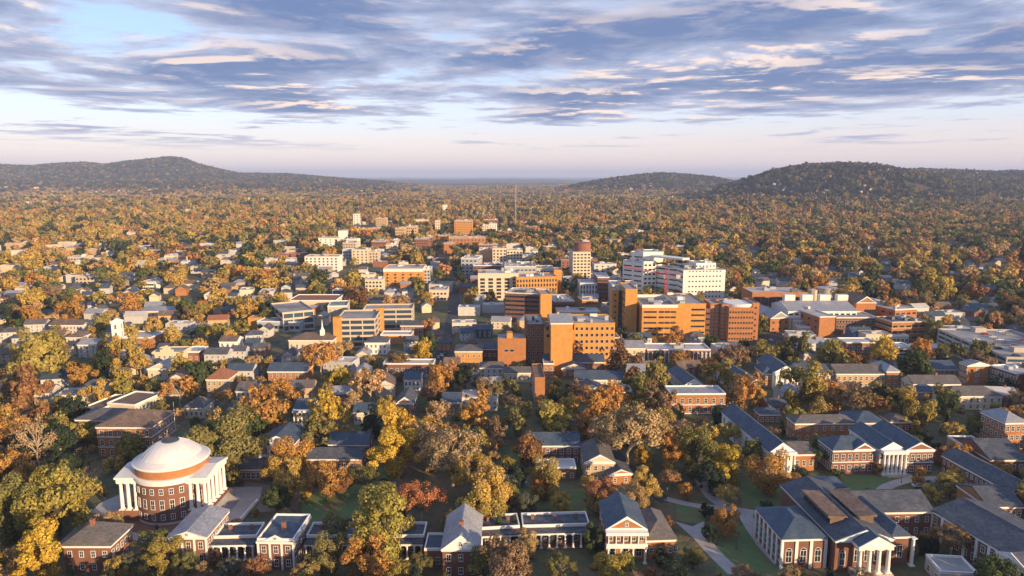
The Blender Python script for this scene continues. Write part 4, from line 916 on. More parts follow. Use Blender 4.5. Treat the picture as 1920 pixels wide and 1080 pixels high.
b = bld('cream row house with long blue roof below the brick lodge', zg(962, 607), zg(1312, 607), 7.0, 12, 'gx', 3.2, 'cream', 'slate_blue', 2, 9, 0, (1.1, 1.6), name='row_house', ref='the cream row house', yaw=0)
bld('', zg(1000, 677), zg(1152, 677), 5.4, 10, 'gy', 2.2, 'brick_orange', 'shingle', 1, 3, 0, root=b.root, yaw=0, tymp='cream')
bld('brick cottage with blue hipped roof right of the cream row house', zg(1202, 697), zg(1380, 697), 5.4, 10, 'hip', 2.6, 'brick_orange', 'slate_blue', 1, 5, 0, name='brick_cottage', yaw=0)
bld('cream clinic with grey gable roof right of the stepped hospital', zg(1322, 373), zg(1478, 368), 9, 18, 'gx', 2.6, 'cream', 'metal_roof', 2, 3, 3, name='clinic', yaw=0)
b = bld('long low arcade with pale flat roof and white columns', zg(1492, 384), zg(1975, 392), 7.0, 16, 'flat', 1, 'brick', 'flat_roof_pale', 1, 14, 2, (1.4, 3.4), ref='the pale-roofed arcade', name='arcade', yaw=0, units=3)
b.columns(np.linspace(-b.W / 2 + .5, b.W / 2 - .5, 16), -.7, 6.2, .32)
bld('grey office with dark window bands and orange brick end', zk(746, 818), zk(1056, 862), 23, 24, 'flat', 1, 'brick_brown', 'flat_roof_pale', 6, 0, 0, ref='the dark banded office', name='office_block', yaw=-14, units=10, trim='panel_white').windows('F', 9, [3 + 3.5 * i for i in range(6)], 4.6, 1.5, 'strip')
bld('orange brick stair end of the dark banded office', zk(1058, 862), zk(1142, 838), 24, 22, 'flat', 1, 'brick_tan', 'flat_roof', 1, 0, 0, name='stair_block', yaw=6, trim='none')
b = bld('cream dormitory with vertical window bays and pale shaded end', zk(472, 656), zk(846, 652), 25, 24, 'flat', 1, 'cream', 'flat_roof_pale', 7, 0, 0, ref='the cream dormitory', name='dormitory', yaw=3, units=5, trim='concrete_pale')
for i in range(5): b.windows('F', 3, [3.2 + 3.3 * k for k in range(6)], 1.1, 2.0, 'dark', -b.W / 2 + 2 + i * b.W / 5, -b.W / 2 + i * b.W / 5 + b.W * .17)
bld('orange brick curved office with tall window grid', zk(848, 712), zk(1176, 668), 22, 26, 'flat', 1, 'brick_tan', 'flat_roof', 5, 14, 0, (1.2, 2.4), 'dark', ref='the gridded orange office', name='office_block', yaw=10, trim='brick_tan', units=4)
bld('plain sunlit brick end wall right of the gridded office', zk(1178, 640), zk(1236, 612), 25, 20, 'flat', 1, 'brick_tan', 'flat_roof', 1, 0, 0, name='brick_block', yaw=0, trim='none')
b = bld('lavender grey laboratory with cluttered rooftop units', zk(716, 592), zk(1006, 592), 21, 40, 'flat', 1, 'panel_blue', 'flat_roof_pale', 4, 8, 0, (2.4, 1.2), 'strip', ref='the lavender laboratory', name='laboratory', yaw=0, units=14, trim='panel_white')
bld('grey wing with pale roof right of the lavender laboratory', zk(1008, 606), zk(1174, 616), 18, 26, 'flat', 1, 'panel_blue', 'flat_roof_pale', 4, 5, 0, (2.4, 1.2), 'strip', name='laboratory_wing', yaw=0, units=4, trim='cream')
bld('dark-walled hall with brown roof left of the cream dormitory', zk(430, 580), zk(700, 585), 17, 22, 'flat', 1, 'brick_brown', 'flat_roof_pale', 4, 8, 0, (1.4, 1.3), 'dark', name='brick_hall', yaw=0, units=9)
bld('grey-roofed medical school hall with dark base', zk(1170, 918), zk(1362, 912), 13, 34, 'flat', 1, 'brick_brown', 'flat_roof_pale', 3, 6, 4, (2.4, 1.4), 'strip', ref='the grey-roofed school', name='school_hall', yaw=6, units=5, trim='unit_grey')
b = bld('white classical hall with tall columns behind the lawn', zk(1412, 748), zk(1572, 744), 15, 24, 'flat', 1, 'white_old', 'flat_roof_pale', 3, 6, 0, (1.4, 2.6), name='columned_hall', ref='the white classical hall', yaw=0); b.columns(np.linspace(-b.W / 2, b.W / 2, 7), -1.2, 14, .6)
bld('dark brick slab with pale roof right of the classical hall', zk(1574, 692), zk(1682, 692), 21, 30, 'flat', 1, 'brick_brown', 'flat_roof_pale', 5, 5, 3, (1.4, 1.4), 'dark', name='brick_slab', yaw=0)
b = bld('tall cream apartment tower with brick drum on its roof', zk(1346, 458), zk(1512, 458), 32, 24, 'flat', 1, 'cream', 'flat_roof_pale', 9, 5, 3, (2.2, 1.4), 'dark', ref='the brick-drum tower', name='apartment_tower', yaw=5, trim='concrete_pale')
b.put('roof_drum', MB().lathe([(9.5, 32), (9.5, 41), (9.9, 41.2), (9.9, 41.8), (.05, 43)], 28, (2.5, 12)), 'brick')
b = bld('cream hall with white parapet at the foot of the drum tower', zk(1428, 600), zk(1512, 600), 15, 14, 'flat', 1, 'white_old', 'flat_roof_pale', 3, 3, 2, name='small_hall', yaw=0)
for k, (A, B, h_, lab) in enumerate((((482, 434), (600, 434), 24, 'buff apartment slab behind the laboratory'), ((606, 424), (734, 424), 27, 'cream apartment tower with balconies left of its twin'), ((738, 442), (882, 438), 25, 'cream apartment tower with wide bays right of its twin'))):
    bld(lab, zk(*A), zk(*B), h_, 20, 'flat', 1, ('brick_buff', 'cream', 'cream')[k], 'flat_roof_pale', 7, (0, 4, 5)[k], 0, (1.9, 1.6), 'dark', name='apartment_block', yaw=0, units=2, trim='cream', ref=('the buff slab', None, 'the cream apartment towers')[k])
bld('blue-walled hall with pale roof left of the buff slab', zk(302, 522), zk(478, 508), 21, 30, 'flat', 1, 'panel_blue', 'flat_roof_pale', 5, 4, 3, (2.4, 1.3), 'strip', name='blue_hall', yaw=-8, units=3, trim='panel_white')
bld('small red brick block before the blue-walled hall', zk(402, 512), zk(512, 510), 16, 16, 'flat', 1, 'brick', 'flat_roof_pale', 4, 3, 0, name='brick_block', yaw=0)
# research and plant buildings on the right
b = bld('orange-framed research building with dark glass bays', zm(52, 352), zm(582, 354), 22, 26, 'flat', 1, 'brick_orange', 'flat_roof_pale', 1, 0, 0, ref='the orange-framed building', name='research_building', yaw=0, trim='brick_orange', units=6)
for i in range(7): b.windows('F', 1, [8.0, 15.5], b.W / 8.4, 6.2, 'strip', -b.W / 2 + 1.2 + i * (b.W - 2.4) / 7, -b.W / 2 + 1.2 + (i + 1) * (b.W - 2.4) / 7)
b = bld('long white plant hall with sloping metal roof and four vents', zm(395, 522), zm(1046, 522), 15, 34, 'gx', 4.5, 'panel_white', 'metal_roof', 1, 0, 0, ref='the long white plant', name='plant_hall', yaw=0)
b.windows('F', 12, 12.6, 2.6, 1.2, 'strip')
for i in range(4): b.put('roof_vent', MB().box(-b.W / 2 + 4 + i * b.W * .265, -b.W / 2 + 12 + i * b.W * .265, 18, 23, 18, 24), 'panel_white')
b = bld('brick gable house with a huge dark arched opening', zm(1040, 446), zm(1226, 446), 19, 24, 'gy', 5, 'brick_orange', 'shingle_brown', 1, 0, 0, ref='the arched brick gable', name='brick_gable', yaw=0, trim='none', tymp='brick_orange'); b.windows('F', 1, 7.5, 9, 13, 'strip', -2, 9)
b = bld('orange brick shed with steep metal roof beside the hospital', zm(222, 592), zm(410, 588), 10.5, 34, 'gy', 5, 'brick_orange', 'metal_roof', 2, 3, 0, (1.6, 1.4), 'dark', ref='the metal-roofed shed', name='brick_shed', yaw=10, trim='none', tymp='metal_roof')
b = bld('grey-roofed laboratory with brick corner', zm(692, 584), zm(842, 580), 15, 44, 'flat', 1, 'brick_orange', 'flat_roof_pale', 3, 0, 5, (2.6, 1.4), 'strip', name='laboratory', yaw=8, units=4, trim='panel_white')
b = bld('dark windowed link building with dotted white bays', zm(846, 588), zm(1246, 592), 12, 22, 'flat', 1, 'brick_brown', 'flat_roof', 3, 14, 0, (1.5, 1.5), 'pale', name='link_building', yaw=0, trim='panel_white')
b = bld('long brick laboratory with white trim stretching back', zm(1392, 512), zm(1632, 508), 14, zm(1090, 378), 'flat', 1, 'brick_orange', 'flat_roof_pale', 3, 4, 8, (3.0, 1.3), 'strip', ref='the long white-trimmed laboratory', name='laboratory', yaw=14, units=14, trim='panel_white')
b = bld('orange brick laboratory with pale bands and dark flat roof', zi(546, 220), zi(872, 218), 13, zi(432, 168), 'flat', 1, 'brick_orange', 'flat_roof_dark', 3, 5, 6, (3.2, 1.3), 'strip', ref='the banded orange laboratory', name='laboratory', yaw=6, units=7, trim='concrete_pale')
b.ring('string_course', 'concrete_pale', 4.6, 5.0, .1); b.ring('base_course', 'concrete_pale', 9.0, 9.4, .1)
bld('low white canopy roofed entrance before the banded laboratory', zi(482, 350), zi(706, 348), 5, 12, 'flat', 1, 'white_old', 'flat_roof_pale', 1, 6, 0, (2.0, 2.2), name='entrance_hall', yaw=0)
bld('white low clinic with flat roof below the plant hall', zm(500, 680), zm(742, 678), 5.5, 14, 'flat', 1, 'white_old', 'flat_roof_pale', 1, 8, 2, name='clinic', yaw=0, units=3)
bld('grey sloped-roof workshop left of the white clinic', zm(430, 600), zm(640, 610), 9, 22, 'gx', 2, 'white_old', 'metal_roof', 2, 6, 0, name='workshop', yaw=0)
# parking decks
DECK = garage('long open parking deck with pale roof at the right', zi(985, 288), zi(1610, 550), 12, 46, 4, yaw='free', ref='the long parking deck', mat='concrete', towers=((-.9, .5, 6, 7, 3.2), (.55, .35, 5, 8, 3.0), (.1, .85, 5, 6, 3.0)), tmat='concrete')
garage('cream parking garage with five open levels and orange stair corners', zf(776, 154), zf(1046, 164), 19, zf(1168, 98), 5, yaw=4, ref='the cream parking garage', towers=((-1.0, .04, 5.5, 5.0, 2.0), (1.0, 1.0, 5.0, 5.0, 2.5)))
garage('broad pale parking garage behind the cream garage', zf(972, 80), zf(1326, 88), 15, zf(1402, 52), 4, yaw=4, ref='the pale rear garage')
garage('slanting parking garage with ramp bands at the left', zf(386, 132), zf(564, 74), 14, 42, 3, yaw=30, ref='the slanting garage')
bld('low tan brick wall block at the foot of the slanting garage', zf(98, 150), zf(182, 150), 8, 10, 'flat', 1, 'brick_tan', 'flat_roof', 1, 0, 0, name='brick_block', yaw=0, trim='none')
bld('grey ramp house with dark glass beside the tan block', zf(186, 165), zf(470, 190), 7, 14, 'flat', 1, 'panel_blue', 'flat_roof', 1, 8, 0, (3, 2), 'strip', name='ramp_house', yaw=-6)
bld('flat brown-roofed store behind the slanting garage', zj(450, 830), zj(850, 830), 8, 30, 'flat', 1, 'cream', 'tile_red', 1, 10, 0, name='store', yaw=0)
bld('curved-front pale theatre right of the store', zj(780, 885), zj(950, 870), 10, 24, 'flat', 1, 'concrete_pale', 'flat_roof', 2, 4, 0, name='theatre', yaw=8)
# church and row buildings below the garages
b = bld('chapel with brown hipped roof and slender white spire', zf(402, 312), zf(736, 308), 8, 18, 'hip', 3, 'cream', 'shingle_brown', 1, 8, 0, (1.1, 2.4), ref='the spired chapel', name='chapel', cat='church', yaw=0)
sx = b.W * .22; b.put('spire_base', MB().box(sx - 1.3, sx + 1.3, 4.7, 7.3, 8, 13.5), 'white'); b.put('spire', MB().lathe([(1.2, 13.5), (.55, 15.5), (.02, 21)], 8, (sx, 6)), 'white')
bld('white gabled house with purple-grey roof right of the chapel', zf(976, 328), zf(1140, 328), 8, 12, 'hip', 3, 'white', 'slate', 2, 5, 2, name='white_house', yaw=0, chim=((-.3, .5, 4.2),))
bld('low shop with pale flat roof under the cream garage', zf(1092, 278), zf(1326, 276), 6, 12, 'flat', 1, 'brick_tan', 'flat_roof_pale', 1, 6, 0, name='shop', yaw=0)
bld('red brick hall with dark roof right of the cream garage', zf(1242, 204), zf(1416, 198), 8.5, 14, 'gx', 2, 'brick', 'slate', 2, 6, 0, name='brick_hall', yaw=0)
bld('orange brick house with broad slate roof left of the tan oak', zf(250, 543), zf(536, 546), 8, 13, 'gx', 3, 'brick_orange', 'slate_blue', 2, 6, 0, ref='the broad orange house', name='brick_house', yaw=0)
bld('long flat-roofed brick arcade below the yellow maple', zf(1112, 494), zf(1492, 494), 7, 10, 'flat', 1, 'brick_brown', 'concrete', 1, 9, 0, (1.4, 3), ref='the flat brick arcade', name='brick_arcade', yaw=0)
bld('white porch house with slate roof left of the orange oak', zf(1270, 604), zf(1386, 606), 7.4, 12, 'gx', 2.6, 'white', 'slate_blue', 2, 4, 2, name='porch_house', yaw=0)
b = bld('white columned house with blue roof behind the yellow-green tree', zf(446, 828), zf(572, 828), 7.6, 12, 'gx', 3, 'white', 'slate_blue', 2, 4, 2, ref='the white columned house', name='columned_house', yaw=0); b.portico(-b.W / 2, b.W / 2, 2.2, 6.6, 5, .32, .3)
bld('slate-roofed gabled house right of the golden tree', zf(1216, 778), zf(1336, 790), 7, 16, 'gy', 3, 'brick', 'slate', 2, 3, 3, name='gabled_house', yaw=0)
bld('cream house with slate roof behind the pale tan tree', zf(892, 852), zf(1042, 852), 6, 11, 'gx', 2.6, 'cream', 'slate_blue', 1, 5, 2, name='cream_house', yaw=0)
bld('brick house with low slate roof behind the tan trees', zf(1560, 760), zf(1690, 790), 6, 12, 'gx', 2.8, 'brick', 'slate_blue', 2, 4, 2, name='brick_house', yaw=0)
# town on the left
b = bld('white church tower with square belfry in the left town', ze(832, 178), ze(892, 178), 17, 6, 'hip', 2.2, 'white', 'white', 3, 1, 1, (1.3, 2.4), 'arch', ref='the white church tower', name='church_tower', cat='church', yaw=8)
bld('', ze(800, 245), ze(930, 250), 7, 20, 'gx', 3.5, 'white_old', 'shingle', 1, 4, 0, root=b.root, yaw=8)
b = bld('cream mission-style hall with curved stepped gable', ze(1136, 412), ze(1368, 406), 8, 14, 'flat', 1, 'cream', 'flat_roof', 2, 6, 0, ref='the mission-gabled hall', name='mission_hall', yaw=4, trim='cream')
m = MB(); b.put('stepped_gable', m.box(-4, 4, -.25, .1, 7.9, 10.4).box(-2.4, 2.4, -.25, .1, 10.4, 11.8).box(-1, 1, -.25, .1, 11.8, 12.8), 'cream')
for lab, A, B, h_, D_, rf, rise, wl, rmm, fl_, c_, nm in (
        ('tall white gabled house in the left neighbourhood', (566, 350), (736, 338), 8.5, 12, 'gx', 2.4, 'white_old', 'metal_roof', 3, 3, 'white_house'),
        ('cream house with brown roof behind the tall white house', (486, 292), (612, 286), 7, 12, 'hip', 2.6, 'cream', 'shingle_brown', 2, 3, 'cream_house'),
        ('pink brick house with red tile roof and gable', (1552, 600), (1702, 608), 7.4, 13, 'hip', 4.4, 'brick_buff', 'tile_red', 2, 4, 'brick_house'),
        ('white house with tan roof below the parking garage', (1642, 322), (1772, 320), 7, 12, 'gx', 2.4, 'white', 'shingle_brown', 2, 3, 'white_house'),
        ('grey shingled house behind the orange birch', (1372, 822), (1530, 812), 5.5, 12, 'hip', 3.2, 'cream', 'shingle', 1, 4, 'shingled_house'),
        ('shingled house with pale porch at the street corner', (1772, 690), (1910, 694), 6, 12, 'gx', 3, 'white_old', 'shingle', 2, 4, 'shingled_house'),
        ('long white and brick row in the left town', (322, 212), (660, 182), 7, 14, 'gx', 2.4, 'white_old', 'shingle_brown', 2, 10, 'row_house'),
        ('flat white-banded school right of the church tower', (920, 296), (1124, 300), 6, 20, 'flat', 1, 'brick_orange', 'flat_roof_pale', 1, 7, 'school'),
        ('cream gabled house below the mission-gabled hall', (1120, 520), (1282, 535), 6.5, 14, 'gy', 3.2, 'cream', 'metal_roof', 1, 3, 'gabled_house'),
        ('brick house with blue porch roof right of the birch', (1700, 850), (1830, 850), 5, 10, 'gx', 2.2, 'brick', 'slate_blue', 1, 3, 'brick_house'),
        ('pale long-roofed hall at the upper left street', (1060, 92), (1330, 92), 6, 16, 'gx', 2.2, 'cream', 'metal_roof', 1, 8, 'long_hall'),
        ('white-roofed flat store beside the mission-gabled hall', (1380, 400), (1480, 410), 6, 14, 'flat', 1, 'brick', 'flat_roof_pale', 1, 3, 'store')):
    bld(lab, ze(*A), ze(*B), h_, D_, rf, rise, wl, rmm, fl_, c_, 2, name=nm, yaw=0)
# mid town, upper centre
for lab, z_, A, B, h_, D_, wl, rmm, fl_, c_, st, nm, rf_ in (
        ('white apartment slab with shaded blue end', zj, (602, 452), (860, 462), 18, 22, 'panel_white', 'flat_roof_pale', 5, 8, 'dark', 'apartment_slab', 'the white apartment slab'),
        ('cream apartment block right of the white slab', zj, (986, 398), (1126, 398), 19, 20, 'cream', 'flat_roof_pale', 5, 4, 'dark', 'apartment_block', None),
        ('lower cream block joined to the cream apartments', zj, (1130, 418), (1212, 414), 16, 18, 'concrete_pale', 'flat_roof_pale', 4, 3, 'dark', 'apartment_block', None),
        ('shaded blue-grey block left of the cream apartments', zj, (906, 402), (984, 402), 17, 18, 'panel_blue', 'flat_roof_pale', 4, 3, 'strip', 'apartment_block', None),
        ('orange brick hotel with white crown band', zj, (1252, 562), (1584, 558), 18, 34, 'brick_tan', 'flat_roof_pale', 5, 5, 'dark', 'hotel', 'the orange brick hotel'),
        ('pale box joined to the orange brick hotel', zj, (1590, 570), (1654, 556), 15, 22, 'panel_blue', 'flat_roof_pale', 4, 2, 'strip', 'annex', None),
        ('cream office with windows before the orange hotel', zj, (1096, 654), (1246, 650), 12, 16, 'cream', 'flat_roof_pale', 3, 5, 'dark', 'office_block', None),
        ('small office with metal roof behind the cream office', zj, (1060, 612), (1170, 608), 15, 14, 'cream', 'metal_roof', 3, 3, 'dark', 'office_block', None),
        ('blue-fronted shop in the mid town trees', zj, (822, 745), (904, 745), 8, 12, 'blue_metal', 'flat_roof_pale', 2, 2, 'strip', 'shop', None),
        ('pale hall with low roof beside the street', zj, (1640, 740), (1790, 742), 10, 22, 'cream', 'flat_roof_pale', 2, 5, 'dark', 'hall', None),
        ('orange office tower downtown with buff crown', zk, (252, 170), (420, 168), 34, 26, 'brick_tan', 'flat_roof_pale', 8, 8, 'dark', 'office_tower', 'the downtown office tower'),
        ('broad brick warehouse with white upper floor downtown', zk, (202, 328), (536, 326), 19, 30, 'brick_orange', 'flat_roof_pale', 4, 10, 'dark', 'warehouse', 'the broad warehouse'),
        ('plain orange brick block before the broad warehouse', zk, (157, 378), (250, 378), 17, 20, 'brick_orange', 'flat_roof_pale', 1, 0, 'dark', 'brick_block', None),
        ('cream rounded office downtown right of the tower', zk, (512, 212), (572, 206), 26, 18, 'cream', 'flat_roof_pale', 6, 3, 'dark', 'office_block', None),
        ('white downtown office with blue roof', zk, (574, 194), (646, 194), 24, 18, 'panel_white', 'slate_blue', 6, 3, 'dark', 'office_block', None),
        ('pink brick tower downtown on the left', zj, (1186, 134), (1280, 132), 30, 20, 'brick_buff', 'flat_roof_pale', 7, 5, 'dark', 'office_tower', 'the pink brick tower'),
        ('buff courthouse block downtown left of centre', zj, (1346, 218), (1436, 212), 26, 24, 'brick_buff', 'flat_roof_pale', 5, 5, 'dark', 'courthouse', None),
        ('buff flat block right of the courthouse block', zj, (1446, 204), (1536, 200), 26, 24, 'brick_buff', 'flat_roof_pale', 5, 5, 'dark', 'office_block', None),
        ('red brick hall downtown with stepped white roofs', zj, (1512, 312), (1636, 304), 20, 26, 'brick', 'flat_roof_pale', 5, 6, 'dark', 'brick_hall', None),
        ('tan brick block with small tower downtown', zj, (1132, 216), (1222, 216), 20, 20, 'brick_tan', 'flat_roof_pale', 4, 4, 'dark', 'brick_block', None),
        ('tall slender white tower at the far left of downtown', zj, (998, 98), (1044, 98), 34, 18, 'panel_white', 'flat_roof_pale', 8, 2, 'dark', 'white_tower', 'the slender white tower'),
        ('low red market hall with white end downtown', zj, (1150, 330), (1280, 326), 12, 24, 'brick', 'flat_roof_pale', 2, 7, 'dark', 'market_hall', None),
        ('white flat store left of the market hall', zj, (960, 318), (1110, 316), 9, 26, 'white_old', 'flat_roof_pale', 1, 6, 'dark', 'store', None),
        ('white low shed downtown with long roof', zj, (1290, 322), (1380, 320), 10, 24, 'white_old', 'metal_roof', 1, 4, 'dark', 'shed', None),
        ('cream block with pyramid lantern downtown', zj, (1690, 150), (1730, 150), 28, 14, 'cream', 'tile_red', 5, 2, 'dark', 'lantern_block', None),
        ('brick block with pale roof at the edge of downtown', zk, (0, 320), (50, 320), 18, 20, 'brick', 'flat_roof_pale', 4, 3, 'dark', 'brick_block', None),
        ('cream low office east of downtown with gold front', zk, (1556, 232), (1726, 232), 14, 26, 'cream', 'slate_blue', 3, 8, 'dark', 'office_block', None),
        ('far white box tower beyond downtown', zk, (146, 22), (188, 22), 26, 16, 'panel_white', 'flat_roof_pale', 6, 2, 'dark', 'white_tower', None),
        ('long pale flat school among the left trees', zn, (478, 494), (660, 484), 9, 20, 'concrete_pale', 'flat_roof_pale', 2, 6, 'dark', 'school', 'the pale flat school'),
        ('long white hall with curved end among golden trees', zn, (1010, 690), (1196, 664), 8, 18, 'panel_white', 'flat_roof_pale', 2, 6, 'dark', 'long_hall', 'the long white hall'),
        ('white gabled store in the upper left trees', zn, (1400, 570), (1530, 555), 8, 14, 'white_old', 'metal_roof', 1, 4, 'dark', 'store', None),
        ('long pale warehouse far off in the left trees', zn, (1090, 182), (1320, 176), 10, 40, 'concrete_pale', 'flat_roof_pale', 1, 6, 'dark', 'warehouse', 'the far pale warehouse'),
        ('white clustered shops in the left midfield', zn, (730, 462), (880, 452), 9, 20, 'white_old', 'flat_roof_pale', 1, 5, 'dark', 'shops', None),
        ('pale flat block under the golden tree at left', zn, (545, 640), (720, 632), 8, 20, 'concrete_pale', 'flat_roof', 2, 5, 'dark', 'flat_block', None)):
    b = bld(lab, z_(*A), z_(*B), h_, D_, 'flat', 1, wl, rmm, fl_, c_, 2 if h_ > 20 else 0, (1.7, 1.5), st, name=nm, yaw=0, units=3 if D_ > 18 else 1, ref=rf_, trim='concrete_pale' if wl != 'panel_blue' else 'panel_white')
    if 'crown band' in lab: b.ring('crown_band', 'panel_white', 15, 17.9, .25)
    if 'lantern' in lab: b.put('roof_pyramid', MB().lathe([(6, 28), (.05, 36)], 4, (0, 7)), 'tile_red')

# smaller blocks filling downtown and the medical quarter
BLOCKS = []
dr = random.Random(23)
for k in range(54):
    px, py = (dr.uniform(610, 1020), dr.uniform(398, 462)) if k < 40 else (dr.uniform(820, 1180), dr.uniform(470, 600))
    h_ = dr.choice((9, 11, 13, 16, 19)) if k < 40 else dr.choice((7, 9, 11)); w_ = dr.uniform(13, 34); wl = dr.choice(('cream', 'brick_buff', 'brick_orange', 'brick', 'panel_white', 'white_old', 'concrete_pale'))
    p = PG(px, py, h_); d_ = PX(p.x, p.y, p.z)[2]; hw = w_ / 2 * F_ / d_
    if any(abs(p.x - f[0]) < f[4] + w_ / 2 + 2 and abs(p.y + 10 - f[1]) < f[5] + 13 for f in FOOT): continue
    b = bld('downtown block', (px - hw, py), (px + hw, py), h_, dr.uniform(14, 24), 'flat', 1, wl, dr.choice(('flat_roof', 'flat_roof_pale', 'flat_roof_pale')), max(2, int(h_ / 3.6)), dr.choice((4, 5, 6)) if d_ < 1150 else 0, 0, (1.5, 1.4), 'dark', name='town_block', yaw=dr.uniform(-8, 8), units=2, trim=wl if dr.random() < .5 else 'concrete_pale', group='blocks of the town centre')
    BLOCKS.append((b.root, wl, h_, w_))

# ------------------------------------------------------------------ houses of the town
rng = random.Random(11)
HW = ('white', 'white_old', 'cream', 'brick', 'brick_orange', 'concrete_pale', 'brick_buff')
HR = ('shingle', 'slate', 'shingle_brown', 'metal_roof', 'slate_blue', 'flat_roof_pale')
WORDS = {'white': 'white', 'siding': 'white', 'white_old': 'off-white', 'cream': 'cream', 'brick': 'red brick', 'brick_orange': 'orange brick', 'concrete_pale': 'grey', 'brick_buff': 'buff brick',
         'shingle': 'dark shingle', 'slate': 'slate', 'shingle_brown': 'brown', 'metal_roof': 'pale metal', 'slate_blue': 'blue-grey', 'flat_roof_pale': 'pale flat'}
SHAPES = ((9, 8, 5.6, 'gx', 2.8), (8, 11, 5.8, 'gy', 3.0), (11, 9, 6.0, 'hip', 2.8), (14, 10, 6.2, 'gx', 3.0), (18, 12, 6.5, 'flat', .6), (10, 9, 4.2, 'gx', 2.6), (24, 12, 8.0, 'flat', .6))
_hm = {}
def house_mesh(k, wm, rm):
    key = (k, wm, rm)
    if key in _hm: return _hm[key]
    W, D, h, kind, rise = SHAPES[k]; x, o = W / 2, .5; w = MB().box(-x, x, -D / 2, D / 2, -1.5, h); r = MB()
    if kind == 'gx':
        p = [(-D / 2 - o, h - .2), (D / 2 + o, h - .2), (D / 2 + o, h), (0, h + rise), (-D / 2 - o, h)]
        r.v = [(-x - o, a, b) for a, b in p] + [(x + o, a, b) for a, b in p]
    elif kind == 'gy':
        p = [(-x - o, h - .2), (x + o, h - .2), (x + o, h), (0, h + rise), (-x - o, h)]
        r.v = [(a, D / 2 + o, b) for a, b in p] + [(a, -D / 2 - o, b) for a, b in p]
    if kind in ('gx', 'gy'):
        r.f = [(i, i + 5, (i + 1) % 5 + 5, (i + 1) % 5) for i in range(5)] + [(0, 1, 2, 3, 4), (9, 8, 7, 6, 5)]; r.m = [0] * 7
        g = .12
        if kind == 'gx':
            for s in (-1, 1): w.quad(*[(s * (x + o + .01), a, b) for a, b in (((-D / 2 + .2), h), ((D / 2 - .2), h), (0, h + rise - .45))][::s])
        else:
            w.quad((-x + .2, -D / 2 - o - .01, h), (x - .2, -D / 2 - o - .01, h), (0, -D / 2 - o - .01, h + rise - .45))
    elif kind == 'hip':
        c = [(-x - o, -D / 2 - o), (x + o, -D / 2 - o), (x + o, D / 2 + o), (-x - o, D / 2 + o)]; q = (W - D) / 2 + .2
        r.v = [(a, b, h - .2) for a, b in c] + [(a, b, h) for a, b in c] + [(-q, 0, h + rise), (q, 0, h + rise)]
        r.f = [(i, (i + 1) % 4, (i + 1) % 4 + 4, i + 4) for i in range(4)] + [(4, 5, 9, 8), (5, 6, 9), (6, 7, 8, 9), (7, 4, 8), (3, 2, 1, 0)]; r.m = [0] * 9
    else:
        r.box(-x + .3, x - .3, -D / 2 + .3, D / 2 - .3, h - .05, h + .1); w.box(-x, x, -D / 2, -D / 2 + .3, h, h + .7); w.box(-x, x, D / 2 - .3, D / 2, h, h + .7); w.box(-x, -x + .3, -D / 2 + .3, D / 2 - .3, h, h + .7); w.box(x - .3, x, -D / 2 + .3, D / 2 - .3, h, h + .7)
        r.box(-x * .3, x * .1, -1, 2, h + .1, h + 1.5)
    _hm[key] = (w.mesh('wall', wm), r.mesh('roof', rm)); return _hm[key]
HOUSES = []       # (x, y, yaw, shape, wall, roof, hand placed)
_fg = {}; _fn = [0]; _cg = {}
def hit_plan(x, y, r):
    while _fn[0] < len(FOOT):                      # bucket new plans
        cx, cy, ux, uy, hw, hd = q = FOOT[_fn[0]]; _fn[0] += 1; R = math.hypot(hw, hd) + 10
        for i in range(int((cx - R) // 40), int((cx + R) // 40) + 1):
            for j in range(int((cy - R) // 40), int((cy + R) // 40) + 1): _fg.setdefault((i, j), []).append(q)
    for cx, cy, ux, uy, hw, hd in _fg.get((int(x // 40), int(y // 40)), ()):
        dx, dy = x - cx, y - cy
        if abs(dx * ux + dy * uy) < hw + r and abs(-dx * uy + dy * ux) < hd + r: return True
    return False
for p_ in CLEAR:
    xs_ = [q[0] for q in p_]; ys_ = [q[1] for q in p_]
    for i_ in range(int(min(xs_) // 40), int(max(xs_) // 40) + 1):
        for j_ in range(int(min(ys_) // 40), int(max(ys_) // 40) + 1): _cg.setdefault((i_, j_), []).append(p_)
def hit_clear(x, y):
    return any(inside(p, x, y) for p in _cg.get((int(x // 40), int(y // 40)), ()))
def add_house(x, y, yaw, k, wm, rm, hand=False):
    W, D, h, kind, rise = SHAPES[k]; HOUSES.append((x, y, yaw, k, wm, rm, hand)); FOOT.append((x, y, math.cos(yaw), math.sin(yaw), W / 2 + .5, D / 2 + .5))
    if hand or rng.random() < .42:
        cx, cy, d = PX(x, y, h); hw = W / 2 * F_ / d; bot = PX(x, y, 0)[1]
        SHOW.append((cx - hw, cy - 4, cx + hw, cy + (bot - cy) * .45, y - D / 2))
